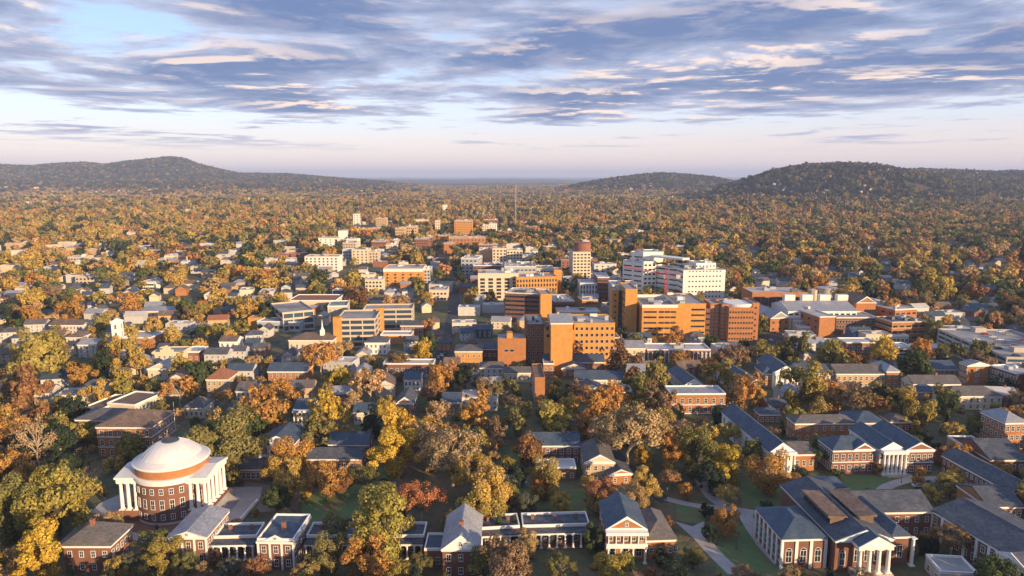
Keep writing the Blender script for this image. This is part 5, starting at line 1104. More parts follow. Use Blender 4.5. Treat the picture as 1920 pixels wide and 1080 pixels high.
# houses the photo shows clearly: pixel of the eave, shape, wall, roof
for x, y, k, wm, rm in ((70, 605, 3, 'white', 'shingle'), (20, 620, 2, 'white_old', 'slate'), (40, 650, 4, 'cream', 'flat_roof_pale'), (10, 660, 3, 'cream', 'shingle_brown'), (120, 655, 5, 'white_old', 'slate'),
                        (110, 705, 3, 'white_old', 'slate_blue'), (140, 697, 5, 'cream', 'shingle'), (180, 720, 2, 'white', 'slate'), (150, 735, 4, 'cream', 'flat_roof'), (290, 630, 0, 'white_old', 'slate'),
                        (255, 590, 3, 'white', 'flat_roof_pale'), (180, 585, 3, 'white', 'metal_roof'), (340, 605, 4, 'white', 'flat_roof_pale'), (370, 607, 0, 'cream', 'shingle_brown'), (410, 597, 3, 'brick_buff', 'tile_red'),
                        (430, 645, 1, 'white', 'slate_blue'), (450, 655, 0, 'white', 'slate'), (410, 660, 3, 'white', 'slate'), (455, 690, 3, 'white_old', 'slate_blue'), (445, 712, 5, 'white', 'shingle_brown'), (460, 735, 3, 'white', 'shingle'),
                        (490, 650, 0, 'brick', 'slate'), (545, 662, 1, 'white', 'slate'), (520, 670, 5, 'brick', 'shingle'), (640, 675, 4, 'white', 'flat_roof_pale'), (575, 695, 0, 'white_old', 'slate'), (565, 722, 3, 'brick_buff', 'shingle'),
                        (770, 637, 0, 'white_old', 'slate'), (835, 640, 0, 'brick_orange', 'slate'), (860, 635, 3, 'white_old', 'slate_blue'), (885, 640, 1, 'brick_orange', 'slate'), (905, 615, 3, 'slate_blue', 'slate'), (875, 622, 0, 'white', 'slate_blue'),
                        (940, 600, 3, 'cream', 'metal_roof'), (985, 598, 2, 'brick_buff', 'metal_roof'), (1075, 592, 2, 'cream', 'shingle_brown'), (1050, 600, 3, 'white', 'slate_blue'), (1115, 598, 3, 'white', 'metal_roof'), (925, 570, 4, 'white', 'flat_roof_pale'), (890, 555, 4, 'white', 'flat_roof_pale'),
                        (880, 575, 4, 'white_old', 'flat_roof_pale'), (900, 740, 4, 'white_old', 'flat_roof_pale'), (880, 700, 5, 'white', 'slate'), (855, 745, 3, 'brick', 'slate_blue'), (1290, 610, 3, 'white', 'flat_roof_pale'), (1500, 625, 4, 'white', 'flat_roof_pale'), (1520, 640, 3, 'white', 'metal_roof'), (1540, 610, 2, 'white_old', 'slate_blue'),
                        (1610, 620, 3, 'blue_metal', 'slate_blue'), (1640, 625, 4, 'cream', 'flat_roof_pale'), (1750, 590, 3, 'white', 'slate_blue'), (1780, 585, 4, 'white', 'flat_roof_pale'), (1830, 575, 3, 'white', 'slate_blue'), (1820, 600, 5, 'cream', 'shingle'), (1900, 615, 2, 'white', 'slate'), (1895, 635, 3, 'white', 'metal_roof'),
                        (1720, 575, 3, 'white_old', 'flat_roof_pale'), (1800, 615, 4, 'white', 'flat_roof_pale'), (1415, 508, 2, 'white_old', 'slate_blue'), (1440, 520, 3, 'white', 'slate'), (1470, 525, 3, 'white_old', 'slate'), (1430, 540, 4, 'white', 'flat_roof_pale'), (1560, 525, 0, 'white', 'slate_blue'), (1600, 515, 0, 'white', 'slate_blue'), (1610, 510, 1, 'white_old', 'slate'),
                        (1660, 498, 0, 'white', 'slate'), (1690, 530, 3, 'white_old', 'slate_blue'), (1660, 520, 5, 'white', 'metal_roof'), (1820, 490, 0, 'white', 'slate'), (1840, 500, 2, 'white', 'slate'), (1480, 418, 4, 'white', 'flat_roof_pale'), (1445, 440, 6, 'white', 'flat_roof_pale'), (1465, 445, 3, 'white', 'slate'), (1050, 490, 3, 'brick_buff', 'shingle'), (1060, 520, 4, 'white', 'flat_roof_pale'),
                        (1070, 470, 0, 'white', 'slate'), (1030, 462, 4, 'cream', 'flat_roof_pale'), (1055, 443, 3, 'slate_blue', 'slate_blue'), (1000, 430, 6, 'white', 'flat_roof_pale'), (960, 437, 4, 'white', 'flat_roof_pale'), (1110, 510, 3, 'white', 'slate'), (1120, 535, 4, 'white_old', 'flat_roof_pale'),
                        (1450, 755, 5, 'brick', 'slate'), (1560, 640, 4, 'white', 'flat_roof_pale'), (1740, 650, 4, 'white_old', 'flat_roof_pale'), (1890, 750, 2, 'cream', 'slate_blue'), (1870, 735, 3, 'brick', 'flat_roof_pale'), (1850, 745, 0, 'brick_orange', 'metal_roof'),
                        (110, 420, 6, 'white_old', 'flat_roof_pale'), (90, 402, 6, 'white', 'flat_roof_pale'), (40, 405, 6, 'white', 'flat_roof_pale'), (205, 398, 6, 'white_old', 'flat_roof_pale'), (160, 425, 4, 'cream', 'flat_roof_pale'), (100, 460, 6, 'cream', 'flat_roof_pale'), (35, 470, 6, 'cream', 'flat_roof_pale'), (350, 455, 4, 'white', 'metal_roof'), (390, 457, 6, 'white', 'flat_roof_pale'), (445, 450, 2, 'white', 'tile_red'),
                        (420, 475, 3, 'white', 'slate'), (405, 477, 0, 'white', 'slate'), (270, 490, 4, 'white', 'flat_roof_pale'), (355, 490, 4, 'white', 'flat_roof_pale'), (430, 490, 4, 'cream', 'flat_roof_pale'), (25, 497, 6, 'cream', 'shingle_brown'), (150, 515, 6, 'white_old', 'shingle_brown'), (100, 500, 4, 'white_old', 'slate'), (240, 515, 3, 'white', 'slate'), (430, 535, 3, 'brick_buff', 'shingle')):
    wm = {'white': 'siding'}.get(wm, wm); p = PG(x, y, SHAPES[k][2])
    yaw = math.radians(rng.choice((0, 6, -8, 12)))
    if not hit_plan(p.x, p.y, 3): add_house(p.x, p.y, yaw, k, wm, rm, True)
n_hand = len(HOUSES)
def house_density(c, y):
    d = .7 if c < 620 else (.6 if c < 1130 else .34)
    if y < 560: d *= .8
    if y > 1200: d *= .35 + 1.3 * float(vnoise(c / 90, y / 260, 44) > .02)
    if c > 1380 and y < 1400 and y > 620: d *= .55
    return d
tries = 0
while len(HOUSES) < 1900 and tries < 26000:
    tries += 1
    y = 340 + (4300 - 340) * rng.random() ** 1.6; x = rng.uniform(-.78, .78) * y
    c = PX(x, y, 0)[0]
    if rng.random() > house_density(c, y): continue
    if hit_plan(x, y, 9) or hit_clear(x, y): continue
    k = rng.choice((0, 1, 2, 3, 3, 5, 5, 0, 4)) if y < 900 else rng.choice((0, 2, 3, 4, 4, 6, 5))
    if c > 1380: k = rng.choice((0, 2, 3, 5))
    wm = rng.choice(('siding', 'siding', 'white_old', 'white_old', 'cream', 'cream', 'brick', 'brick_orange', 'concrete_pale', 'brick_buff')); rm = 'flat_roof_pale' if k in (4, 6) else rng.choice(HR[:5] if y < 700 else ('metal_roof', 'shingle', 'metal_roof', 'slate_blue', 'shingle_brown'))
    add_house(x, y, math.radians(rng.choice((5, -85, 12, -78, 0)) + rng.uniform(-3, 3)), k, wm, rm)
order = sorted(range(len(HOUSES)), key=lambda i: HOUSES[i][1] / (SHAPES[HOUSES[i][3]][0] * (1.6 if HOUSES[i][6] else 1)))
IND_H = order[:280]
HOUSE_OBJ = []
for i in IND_H:
    x, y, yaw, k, wm, rm, hand = HOUSES[i]; W, D, h, kind, rise = SHAPES[k]; w, r = house_mesh(k, wm, rm)
    t = thing({'flat': 'flat_roofed_building'}.get(kind, 'house'), 'house', 'house' if kind != 'flat' else 'building', (x, y, gh(x, y)), yaw, 'houses of the town')
    inst('wall', w, t); inst('roof', r, t); HOUSE_OBJ.append((t, k, wm, rm))
    if y < 520:
        me = win_mesh(1.0, 1.4, 'sash')[2]; n = max(2, int(W / 3))
        for fz in ((1.6, 4.2) if h > 5 else (2.0,)):
            for q in range(n): inst('window', me, t, (-W / 2 + W * (q + .5) / n, -D / 2, fz))
        if kind != 'flat': MB().box(W * .2, W * .2 + .8, -.4, .4, h, h + rise + .9).build('chimney', 'brick', t)
# the far rest, too many and too small to tell apart
far = MB(); mats = list(dict.fromkeys([HOUSES[i][4] for i in order[280:]] + [HOUSES[i][5] for i in order[280:]]))
for i in order[280:]:
    x, y, yaw, k, wm, rm, hand = HOUSES[i]; c, s = math.cos(yaw), math.sin(yaw); z = gh(x, y)
    for me, mm in zip(house_mesh(k, wm, rm), (wm, rm)):
        b0 = len(far.v); far.v += [(x + c * v.co.x - s * v.co.y, y + s * v.co.x + c * v.co.y, z + v.co.z) for v in me.vertices]
        for p in me.polygons: far.f.append(tuple(b0 + q for q in p.vertices)); far.m.append(mats.index(mm))
o = far.build('distant_houses', mats); tag(o, 'scattered small houses far off among the trees', 'houses', kind='stuff')

# ------------------------------------------------------------------ crane, masts, tanks, lamps, cars
def z_at(px, py, Y):
    d = ray(px, py); return CAMH + d[2] * Y / d[1], d[0] * Y / d[1]
def lattice(mb, p0, p1, w, n, r):
    p0 = Vector(p0); p1 = Vector(p1); d = (p1 - p0); u = Vector((0, 0, 1)) if abs(d.normalized().z) < .7 else Vector((1, 0, 0)); v = d.normalized().cross(u).normalized(); u = v.cross(d.normalized())
    cs = [u * w + v * w, u * w - v * w, -u * w - v * w, -u * w + v * w]
    for c in cs: mb.tube(p0 + c, p1 + c, r, r, 4)
    for i in range(n):
        a, b = p0 + d * (i / n), p0 + d * ((i + 1) / n)
        for k in range(4): mb.tube(a + cs[k], b + cs[(k + 1) % 4], r * .6, r * .6, 3)
def crane():
    Y = 575.0; zt, x = z_at(*zl(692, 412), Y); t = thing('tower_crane', 'red tower crane rising in front of the white hospital tower', 'crane', (x, Y, 0)); REFS.append(('the red crane', x, Y))
    m = MB(); lattice(m, (0, 0, 0), (0, 0, zt), .8, 30, .13); m.build('mast', 'crane_red', t)
    za_, xa = z_at(*zl(268, 372), Y + 14); zb_, xb = z_at(*zl(838, 408), Y - 4)
    m = MB(); lattice(m, (-1, 0, zt + 1), (xa - x, 14, zt + 5.5), .6, 24, .12); m.build('jib', 'crane_red', t)
    m = MB(); lattice(m, (1, 0, zt + 1), (xb - x, -4, zt + 1.0), .6, 10, .14); m.build('counter_jib', 'crane_red', t)
    m = MB(); lattice(m, (0, 0, zt), (0, 0, zt + 7), .5, 6, .12); m.build('apex', 'crane_red', t)
    MB().box(xb - x - 3.5, xb - x, -5.4, -2.6, zt - 2.0, zt + 1.2).build('counterweight', 'concrete', t)
    c = MB().box(-1.9, -.9, -1.6, .2, zt - 2.2, zt + .2).build('cab', 'panel_white', t); MB().box(-1.8, -1.0, -1.65, -1.6, zt - 1.6, zt - .2).build('cab_window', 'glass', c)
    m = MB(); m.tube((0, 0, zt + 7), ((xa - x) * .7, 10, zt + 4.6), .05, .05, 3); m.tube((0, 0, zt + 7), ((xb - x) * .9, -3.6, zt + 1.6), .05, .05, 3); m.build('stay', 'steel', t)
crane()
def mast(name, label, px, py0, py1, r, dist=None):
    if dist is None: p = PG(px, py1); x, y, z0 = p.x, p.y, p.z
    else:
        y = dist; x = ray(px, py1)[0] * y / ray(px, py1)[1]; z0 = gh(x, y)
    top = z_at(px, py0, y)[0]; t = thing(name, label, 'mast', (x, y, z0)); n = max(6, int((top - z0) / 6)); m = MB(); lattice(m, (0, 0, -1), (0, 0, top - z0), r, n, r * .3); m.build('lattice', 'white_old', t)
    MB().tube((0, 0, top - z0), (0, 0, top - z0 + (top - z0) * .08), r * .25, r * .1, 5).build('aerial', 'steel', t)
    m = MB()
    for k in range(3):
        a = 2 * math.pi * k / 3 + .4; m.tube((0, 0, (top - z0) * .85), (math.cos(a) * 38, math.sin(a) * 38, 0), .06, .06, 3)
    m.build('guy_wire', 'steel', t)
mast('radio_mast', 'tall thin lattice radio mast rising beyond downtown', 967, 347, 430, .8)
mast('radio_mast', 'small lattice mast on the wooded hill at right of centre', 1217, 311, 325, 1.6, 4880)
for lab, (a, b), top, h in (('large pale round storage tank behind the plant hall', ((672, 0), (850, 0)), 296, 20), ('smaller pale round tank beside the large tank', ((580, 0), (668, 0)), 318, 18)):
    A, B = PG(*zm(a[0], top + 6), h), PG(*zm(b[0], top + 6), h); r = (B.x - A.x) / 2; t = thing('storage_tank', lab, 'tank', ((A.x + B.x) / 2, A.y, 0))
    MB().lathe([(r, -.5), (r, h), (r + .15, h + .05), (r + .15, h + .4), (r - .3, h + .45)], 40).build('shell', 'concrete_pale', t); MB().lathe([(r - .3, h + .45), (.05, h + 1.6)], 40).build('lid', 'flat_roof_pale', t)
    m = MB(); m.tube((-.3, -r - .25, 0), (-.3, -r - .25, h + 1), .06, .06, 4); m.tube((.3, -r - .25, 0), (.3, -r - .25, h + 1), .06, .06, 4); m.build('ladder', 'steel', t); FOOT.append(((A.x + B.x) / 2, A.y, 1, 0, r, r))
def lamp(px, py, label, h=4.6):
    p = P(px, py, 0); t = thing('lamp_post', label, 'lamp post', (p.x, p.y, 0), 0, 'lamp posts along the walks')
    MB().lathe([(.22, 0), (.22, .5), (.09, .7), (.07, h - .6)], 8).build('post', 'steel', t); MB().lathe([(.12, h - .6), (.26, h - .5), (.3, h - .05), (.05, h + .15)], 8).build('lantern', 'glass_blue', t); MB().lathe([(.34, h - .05), (.1, h + .25), (.01, h + .4)], 8).build('cap', 'steel', t)
for px, py, lab in ((436, 940, 'lamp post at the right corner of the rotunda terrace'), (292, 1003, 'lamp post beside the bronze statue'), (768, 880, 'lamp post halfway along the brick path'), (744, 930, 'lamp post at the near end of the brick path'), (1345, 985, 'lamp post beside the broad walk and orange tree'), (1380, 1030, 'lamp post at the foot of the broad walk'), (1690, 905, 'lamp post on the drive before the three-gabled hall'), (1250, 938, 'lamp post on the winding path')): lamp(px, py, lab)
p = P(*za(70, 330)); t = thing('pole', 'pale wooden pole standing at the far left edge', 'pole', (p.x, p.y, 0)); MB().tube((0, 0, 0), (.1, 0, 8.5), .28, .22, 8).build('shaft', 'bark_pale', t); MB().box(-.25, .35, -.25, .25, 8.5, 8.8).build('cap', 'steel', t)
p = P(*ze(1316, 985)); t = thing('flagpole', 'slim white flagpole right of the three-storey orange hall', 'flagpole', (p.x, p.y, 0)); MB().tube((0, 0, 0), (0, 0, 13), .14, .07, 8).build('shaft', 'white', t); MB().lathe([(.02, 13), (.16, 13.15), (.02, 13.3)], 8).build('finial', 'white', t); MB().lathe([(.5, 0), (.5, .3), (.2, .35)], 8).build('base', 'concrete', t)
# cars
def car_meshes(mat):
    prof = [(-2.2, .35), (2.2, .35), (2.25, .75), (1.25, .92), (.7, 1.42), (-1.1, 1.45), (-1.75, 1.0), (-2.2, .95)]; b = MB(); w = .88; n = len(prof)
    b.v = [(x, -w, z) for x, z in prof] + [(x, w, z) for x, z in prof]; b.f = [(i, (i + 1) % n, (i + 1) % n + n, i + n) for i in range(n)] + [tuple(range(n))[::-1], tuple(range(n, 2 * n))]; b.m = [0] * (n + 2)
    g = MB(); gp = [(1.05, .97), (.66, 1.36), (-1.05, 1.38), (-1.55, 1.02)]
    for s in (-1, 1): g.quad(*[(x, s * (w + .015), z) for x, z in gp][::s])
    g.quad((1.26, -.75, .94), (1.26, .75, .94), (.73, .7, 1.4), (.73, -.7, 1.4)); g.quad((-1.77, .75, 1.02), (-1.77, -.75, 1.02), (-1.13, -.7, 1.43), (-1.13, .7, 1.43))
    return b.mesh('body', mat), g.mesh('window_glass', 'glass')
wheel = MB(); wheel.tube((0, -.12, 0), (0, .12, 0), .33, .33, 10); wheel = wheel.mesh('wheel', 'tyre')
CARS_M = [car_meshes('paint_%d' % i) for i in range(5)]; CARW = ('white', 'black', 'silver-grey', 'red', 'blue'); CAR_OBJ = []
def car(x, y, yaw, k, z=.05):
    t = thing('parked_car', 'car', 'car', (x, y, z), yaw, 'cars parked in the town'); inst('body', CARS_M[k][0], t); inst('window_glass', CARS_M[k][1], t)
    for sx in (-1.35, 1.35):
        for sy in (-.8, .8): inst('wheel', wheel, t, (sx, sy, .33))
    CAR_OBJ.append((t, k))
cr_ = random.Random(4)
for px, py in ((112, 800), (118, 806), (125, 812), (131, 822), (137, 831), (122, 842), (1722, 913), (1748, 909), (1440, 622), (1455, 625), (1468, 628), (1445, 640), (1430, 648), (1480, 622), (828, 668), (835, 664), (822, 672), (1015, 893), (1010, 870)):
    p = P(px, py); car(p.x, p.y, cr_.choice((.1, 1.5, -1.4)) + cr_.uniform(-.2, .2), cr_.choice((0, 0, 1, 2, 2, 3, 4)))
for i in range(9):                                # on the open top deck
    for j in range(3):
        if cr_.random() < .72:
            q = DECK.world(-DECK.W / 2 + 5 + i * (DECK.W - 10) / 8 + cr_.uniform(-1, 1), 8 + j * 14, 0); car(q.x, q.y, DECK.yaw + math.pi / 2 * cr_.choice((1, -1)), cr_.choice((0, 0, 1, 2, 2, 3, 4)), 12.13)
for line, w in ROADS:
    for i in range(1, len(line) - 1, 2):
        if cr_.random() < .62:
            a, b_ = line[i], line[i + 1]; d = (b_ - a).normalized(); s = cr_.choice((-1, 1)); q = a.lerp(b_, cr_.random()) + Vector((-d.y, d.x, 0)) * s * (w / 2 - 1.6)
            if 0 < PX(q.x, q.y, 0)[0] < W_ and not hit_plan(q.x, q.y, 1.5): car(q.x, q.y, math.atan2(d.y, d.x), cr_.choice((0, 0, 1, 2, 2, 3, 4)))

# ------------------------------------------------------------------ trees
nr = np.random.default_rng(5)
def sph(n, g):
    v = g.normal(size=(n, 3)); return v / np.linalg.norm(v, axis=1)[:, None]
def leaf_cloud(seed, shape, nl, ls):
    """small leaf faces gathered in clumps through the crown; crown radius 1, centre at height 1.15"""
    g = np.random.default_rng(seed)
    nc = {'round': 46, 'oval': 44, 'wide': 60, 'ragged': 34, 'cone': 60, 'bare': 70, 'shrub': 22}[shape]
    d = sph(nc, g); rad = g.uniform(.25, .86, nc) ** .6
    if shape == 'round': c = d * rad[:, None] * (1.04, .92, .92) + g.normal(size=(nc, 3)) * .07; cr = g.uniform(.12, .31, nc)
    elif shape == 'oval': c = d * rad[:, None] * (.86, .80, 1.22) + g.normal(size=(nc, 3)) * .07; cr = g.uniform(.11, .28, nc)
    elif shape == 'wide': c = d * rad[:, None] * (1, 1, .72); c[:, 2] = np.abs(c[:, 2]) * 1.1 - .25; cr = g.uniform(.10, .22, nc)
    elif shape == 'ragged': c = d * rad[:, None] * (1.05, .88, 1.0) + g.normal(size=(nc, 3)) * .16; cr = g.uniform(.09, .34, nc)
    elif shape == 'cone':
        t = g.uniform(0, 1, nc) ** .8; a = g.uniform(0, 6.28, nc); r = (1 - t) * .62 * g.uniform(.5, 1, nc)
        c = np.stack([r * np.cos(a), r * np.sin(a), t * 2.3 - .95], 1); cr = .10 + .12 * (1 - t)
    elif shape == 'bare': c = d * rad[:, None] * (.95, .95, .8); cr = g.uniform(.08, .2, nc)
    else: c = d * rad[:, None] * (1, 1, .7); c[:, 2] -= .45; cr = g.uniform(.25, .4, nc)
    w = cr ** 2; k = g.choice(nc, nl, p=w / w.sum()); n = sph(nl, g)
    p = c[k] + n * (cr[k] * g.uniform(.72, 1.06, nl) if shape not in ('bare', 'wide') else cr[k] * g.uniform(.2, 1.1, nl))[:, None]
    keep = (np.linalg.norm(p / (1, 1, 1.15), axis=1) > .38) | (shape in ('cone', 'shrub')); p = p[keep]; n = n[keep]; nl = len(p)
    out = p / (np.linalg.norm(p, axis=1)[:, None] + 1e-6)
    n = n + out * .5 + g.normal(size=(nl, 3)) * .55; n /= np.linalg.norm(n, axis=1)[:, None]
    u = np.cross(n, g.normal(size=(nl, 3))); u /= np.linalg.norm(u, axis=1)[:, None]; v = np.cross(n, u)
    s = ls * g.uniform(.65, 1.35, nl)[:, None]; q = g.uniform(.55, .9, nl)[:, None]
    p = p + (0, 0, 1.15)
    V = np.stack([p - u * s, p - v * s * q, p + u * s, p + v * s * q], 1).reshape(-1, 3)
    return V, c + (0, 0, 1.15)
def limbs(seed, shape, cl, mb, fine):
    g = random.Random(seed); top = {'cone': 2.2, 'oval': 1.3, 'bare': .8, 'wide': .62}.get(shape, .8)
    r0 = .055
    pts = [Vector((g.uniform(-.03, .03) * i, g.uniform(-.03, .03) * i, top * i / 3)) for i in range(4)]
    for i in range(3): mb.tube(pts[i], pts[i + 1], r0 * (1 - i * .22), r0 * (1 - (i + 1) * .22), 6)
    if shape == 'cone': return
    n = {'wide': 26, 'bare': 30}.get(shape, 9)
    order_ = list(range(len(cl))); g.shuffle(order_)
    for j in order_[:n]:
        c = Vector(cl[j]); s = pts[g.choice((2, 3, 3))].lerp(pts[3], g.random()); m = s.lerp(c, .5) + Vector((g.uniform(-.08, .08), g.uniform(-.08, .08), g.uniform(.0, .12)))
        rr = r0 * g.uniform(.28, .5); mb.tube(s, m, rr, rr * .6, 4); mb.tube(m, c, rr * .6, rr * .2, 4)
        if fine:
            for _ in range(5 if shape in ('bare', 'wide') else 2):
                e = c + Vector((g.uniform(-.22, .22), g.uniform(-.22, .22), g.uniform(-.05, .25))); mb.tube(m.lerp(c, g.uniform(.3, 1)), e, rr * .3, rr * .08, 3)
def tree_protos(kinds, nl, ls, fine, merged):
    out = []
    for i, sh in enumerate(kinds):
        kk = {'bare': .16, 'wide': .95, 'cone': 1.0}.get(sh, 1.0)
        V, cl = leaf_cloud(100 + i * 7 + nl, sh, int(nl * kk), ls * (.8 if sh == 'wide' else .62 if sh == 'bare' else 1)); tb = MB(); limbs(i + nl, sh, cl, tb, fine)
        nv = len(V); leaf = bpy.data.meshes.new('crown')
        if merged and sh != 'shrub':
            tv = np.array(tb.v); V2 = np.concatenate([V, tv]); faces = [tuple(range(a, a + 4)) for a in range(0, nv, 4)] + [tuple(q + nv for q in f) for f in tb.f]
            leaf.from_pydata(V2.tolist(), [], faces); leaf.materials.append(M['leaf_far']); leaf.materials.append(M['bark'])
            leaf.polygons.foreach_set('material_index', [0] * (nv // 4) + [1] * len(tb.f))
        else:
            leaf.from_pydata(V.tolist(), [], [tuple(range(a, a + 4)) for a in range(0, nv, 4)]); leaf.materials.append(M['leaf_far' if merged else 'leaf'])
        leaf.update(); out.append((sh, leaf, tb.mesh('trunk', 'bark_pale' if sh in ('bare', 'wide') else 'bark') if not merged else None))
    return out
KINDS_ = ('round', 'round', 'ragged', 'ragged', 'oval', 'oval', 'wide', 'wide', 'bare', 'cone', 'shrub')
NEAR = tree_protos(KINDS_, 8200, .041, True, False)
MID = tree_protos(KINDS_, 2600, .070, True, False)
BYK = {k: [i for i, q in enumerate(KINDS_) if q == k] for k in set(KINDS_)}
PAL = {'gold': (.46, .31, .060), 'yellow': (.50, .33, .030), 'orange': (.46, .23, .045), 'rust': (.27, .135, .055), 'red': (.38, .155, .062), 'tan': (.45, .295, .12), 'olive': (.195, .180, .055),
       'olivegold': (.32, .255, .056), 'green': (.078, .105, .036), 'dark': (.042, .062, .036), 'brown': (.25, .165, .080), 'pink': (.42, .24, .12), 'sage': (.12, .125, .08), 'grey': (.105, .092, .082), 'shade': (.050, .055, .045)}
CW = {'gold': 'golden', 'yellow': 'bright yellow', 'orange': 'orange', 'rust': 'rust-brown', 'red': 'red', 'tan': 'tan', 'olive': 'olive', 'olivegold': 'olive-gold', 'green': 'green', 'dark': 'dark green', 'brown': 'brown', 'pink': 'pinkish', 'sage': 'grey-green'}
TREES = []       # x, y, r, kind, colour, hand
def crown_at(px, py, w):
    w *= 1.05; z = 9.0
    for _ in range(8):
        p = P(px, py, z); d = PX(p.x, p.y, z)[2]; r = w / 2 * d / F_; z = 1.15 * r
    return p.x, p.y, r
HAND = '''75,1038,104,oval,yellow 105,935,125,ragged,olivegold 20,955,105,ragged,olive 22,884,85,round,orange 170,893,48,bare,tan 162,811,44,round,olivegold 244,836,52,oval,olivegold 422,838,118,ragged,olive 468,800,70,round,green 385,815,60,ragged,green
18,800,80,wide,orange 308,1040,66,ragged,olivegold 246,1050,56,wide,sage 222,1066,48,round,gold 345,1056,50,round,olive 433,1066,44,round,sage 405,1046,34,round,rust 120,875,60,ragged,dark 60,840,60,round,dark 140,770,50,ragged,dark
545,868,74,ragged,orange 536,893,78,ragged,gold 612,896,76,round,orange 640,905,50,round,rust 681,892,60,wide,olive 520,933,54,round,green 738,806,86,ragged,yellow 742,845,84,ragged,yellow 614,782,88,round,yellow 600,810,70,ragged,olive 660,758,46,wide,tan 490,770,92,round,orange
702,792,52,ragged,dark 790,928,92,wide,red 848,836,136,wide,tan 790,820,80,wide,tan 886,884,96,wide,gold 912,930,96,ragged,gold 900,950,80,ragged,olivegold 822,768,62,wide,tan 900,772,66,ragged,orange 722,985,128,ragged,olivegold 632,992,60,ragged,olive 690,1046,92,ragged,orange 616,1045,74,ragged,olive
789,1049,50,wide,olive 572,1068,56,wide,tan 480,1062,48,round,rust 740,1072,60,round,olivegold 936,992,42,cone,green 964,990,34,cone,green 1024,900,66,ragged,gold 1010,912,40,round,orange 988,950,42,ragged,sage 1128,925,62,ragged,red 1118,940,40,round,gold 1188,941,56,ragged,tan
990,842,56,round,rust 1207,856,38,oval,yellow 1256,893,46,wide,pink 1288,919,34,round,orange 1371,869,68,ragged,yellow 1306,850,80,ragged,olive 1330,892,56,ragged,dark 1363,920,52,wide,gold 1362,974,54,ragged,orange 1324,955,28,round,dark 1178,796,140,wide,tan 1225,800,90,wide,tan 1118,762,78,ragged,orange 1150,745,60,round,orange
1281,803,52,wide,pink 1326,818,48,round,gold 1032,788,76,ragged,olivegold 974,786,64,ragged,olive 1114,1008,54,oval,green 952,1058,96,ragged,brown 905,1060,60,ragged,olive 1052,1060,64,wide,olive 1300,1044,40,round,olive 1392,1072,48,wide,pink 1240,1046,36,round,dark 1180,1056,34,round,green 1330,1000,32,round,dark
1442,886,70,ragged,orange 1416,846,48,round,olive 1645,876,24,round,orange 1500,884,40,shrub,dark 1801,840,46,wide,orange 1797,886,34,round,gold 1873,882,40,round,orange 1727,782,56,ragged,olivegold 1780,762,44,ragged,green 1735,1012,44,shrub,dark 1700,1020,36,shrub,olive 1400,733,62,ragged,orange 1416,742,40,round,gold 1500,724,84,ragged,olivegold 1530,735,60,ragged,gold
1373,767,30,wide,pink 1276,669,42,wide,orange 1375,662,70,wide,brown 1494,650,46,ragged,olive 1561,667,56,ragged,olivegold 1345,705,52,ragged,olivegold 1600,744,78,wide,brown 1660,660,54,round,yellow 1729,660,46,ragged,orange 1716,690,62,ragged,green 1782,655,60,wide,olive 1690,752,56,ragged,gold 1765,748,46,ragged,olive 1640,755,60,wide,rust
872,706,50,ragged,dark 905,735,48,ragged,brown 945,722,62,wide,olive 960,755,46,wide,brown 1172,682,64,ragged,rust 1230,708,62,ragged,olivegold 1190,735,60,ragged,olive 794,656,44,round,yellow 600,662,82,wide,orange 640,650,46,wide,tan 692,712,80,wide,tan 830,712,62,ragged,orange 812,735,44,round,rust 476,678,42,wide,tan 524,727,56,wide,orange 745,672,46,wide,brown
77,672,96,ragged,olivegold 50,665,56,round,gold 150,706,48,ragged,orange 335,722,74,wide,orange 340,690,46,oval,gold 232,667,62,ragged,gold 262,680,46,wide,gold 175,746,54,ragged,gold 118,760,44,ragged,olivegold 416,738,42,wide,orange 208,644,40,round,gold 274,650,30,round,orange 370,702,52,ragged,green 62,748,86,ragged,rust 25,725,60,ragged,brown 222,705,44,round,olivegold 195,690,52,ragged,dark
800,610,30,round,orange 880,560,28,round,gold 1000,505,30,round,olivegold 410,560,44,oval,gold 60,560,50,round,gold 130,585,48,ragged,orange 240,570,48,ragged,orange 330,520,40,round,gold 100,545,46,wide,brown 280,505,32,round,gold 1850,625,34,round,orange 1670,580,44,ragged,orange 1580,560,46,ragged,gold 1760,540,50,ragged,gold 1540,535,40,ragged,orange'''
for tok in HAND.split():
    a = tok.split(','); x, y, r = crown_at(float(a[0]), float(a[1]), float(a[2]))
    TREES.append((x, y, r, a[3], a[4], True))
TREES.append((P(73, 884).x, P(73, 884).y, 9.0, 'tall', 'tan', True))
for t_ in TREES:
    c_, d_, e_ = PX(t_[0], t_[1], 1.15 * t_[2]); q_ = t_[2] * F_ / e_
    if q_ > 20: SHOW.append((c_ - q_ * .85, d_ - q_, c_ + q_ * .85, d_ + q_ * .5, t_[1]))
SHOW.append((30, 735, 100, 888, P(73, 886).y))
for x0_, y0_, x1_, y1_ in ((560, 915, 735, 980), (742, 850, 785, 940), (1395, 905, 1470, 950), (1310, 960, 1410, 1060), (1575, 893, 1700, 930), (430, 900, 560, 960), (1260, 945, 1320, 985)): SHOW.append((x0_, y0_, x1_, y1_, P(x0_, y0_).y))
SHOW_A = np.array(SHOW)
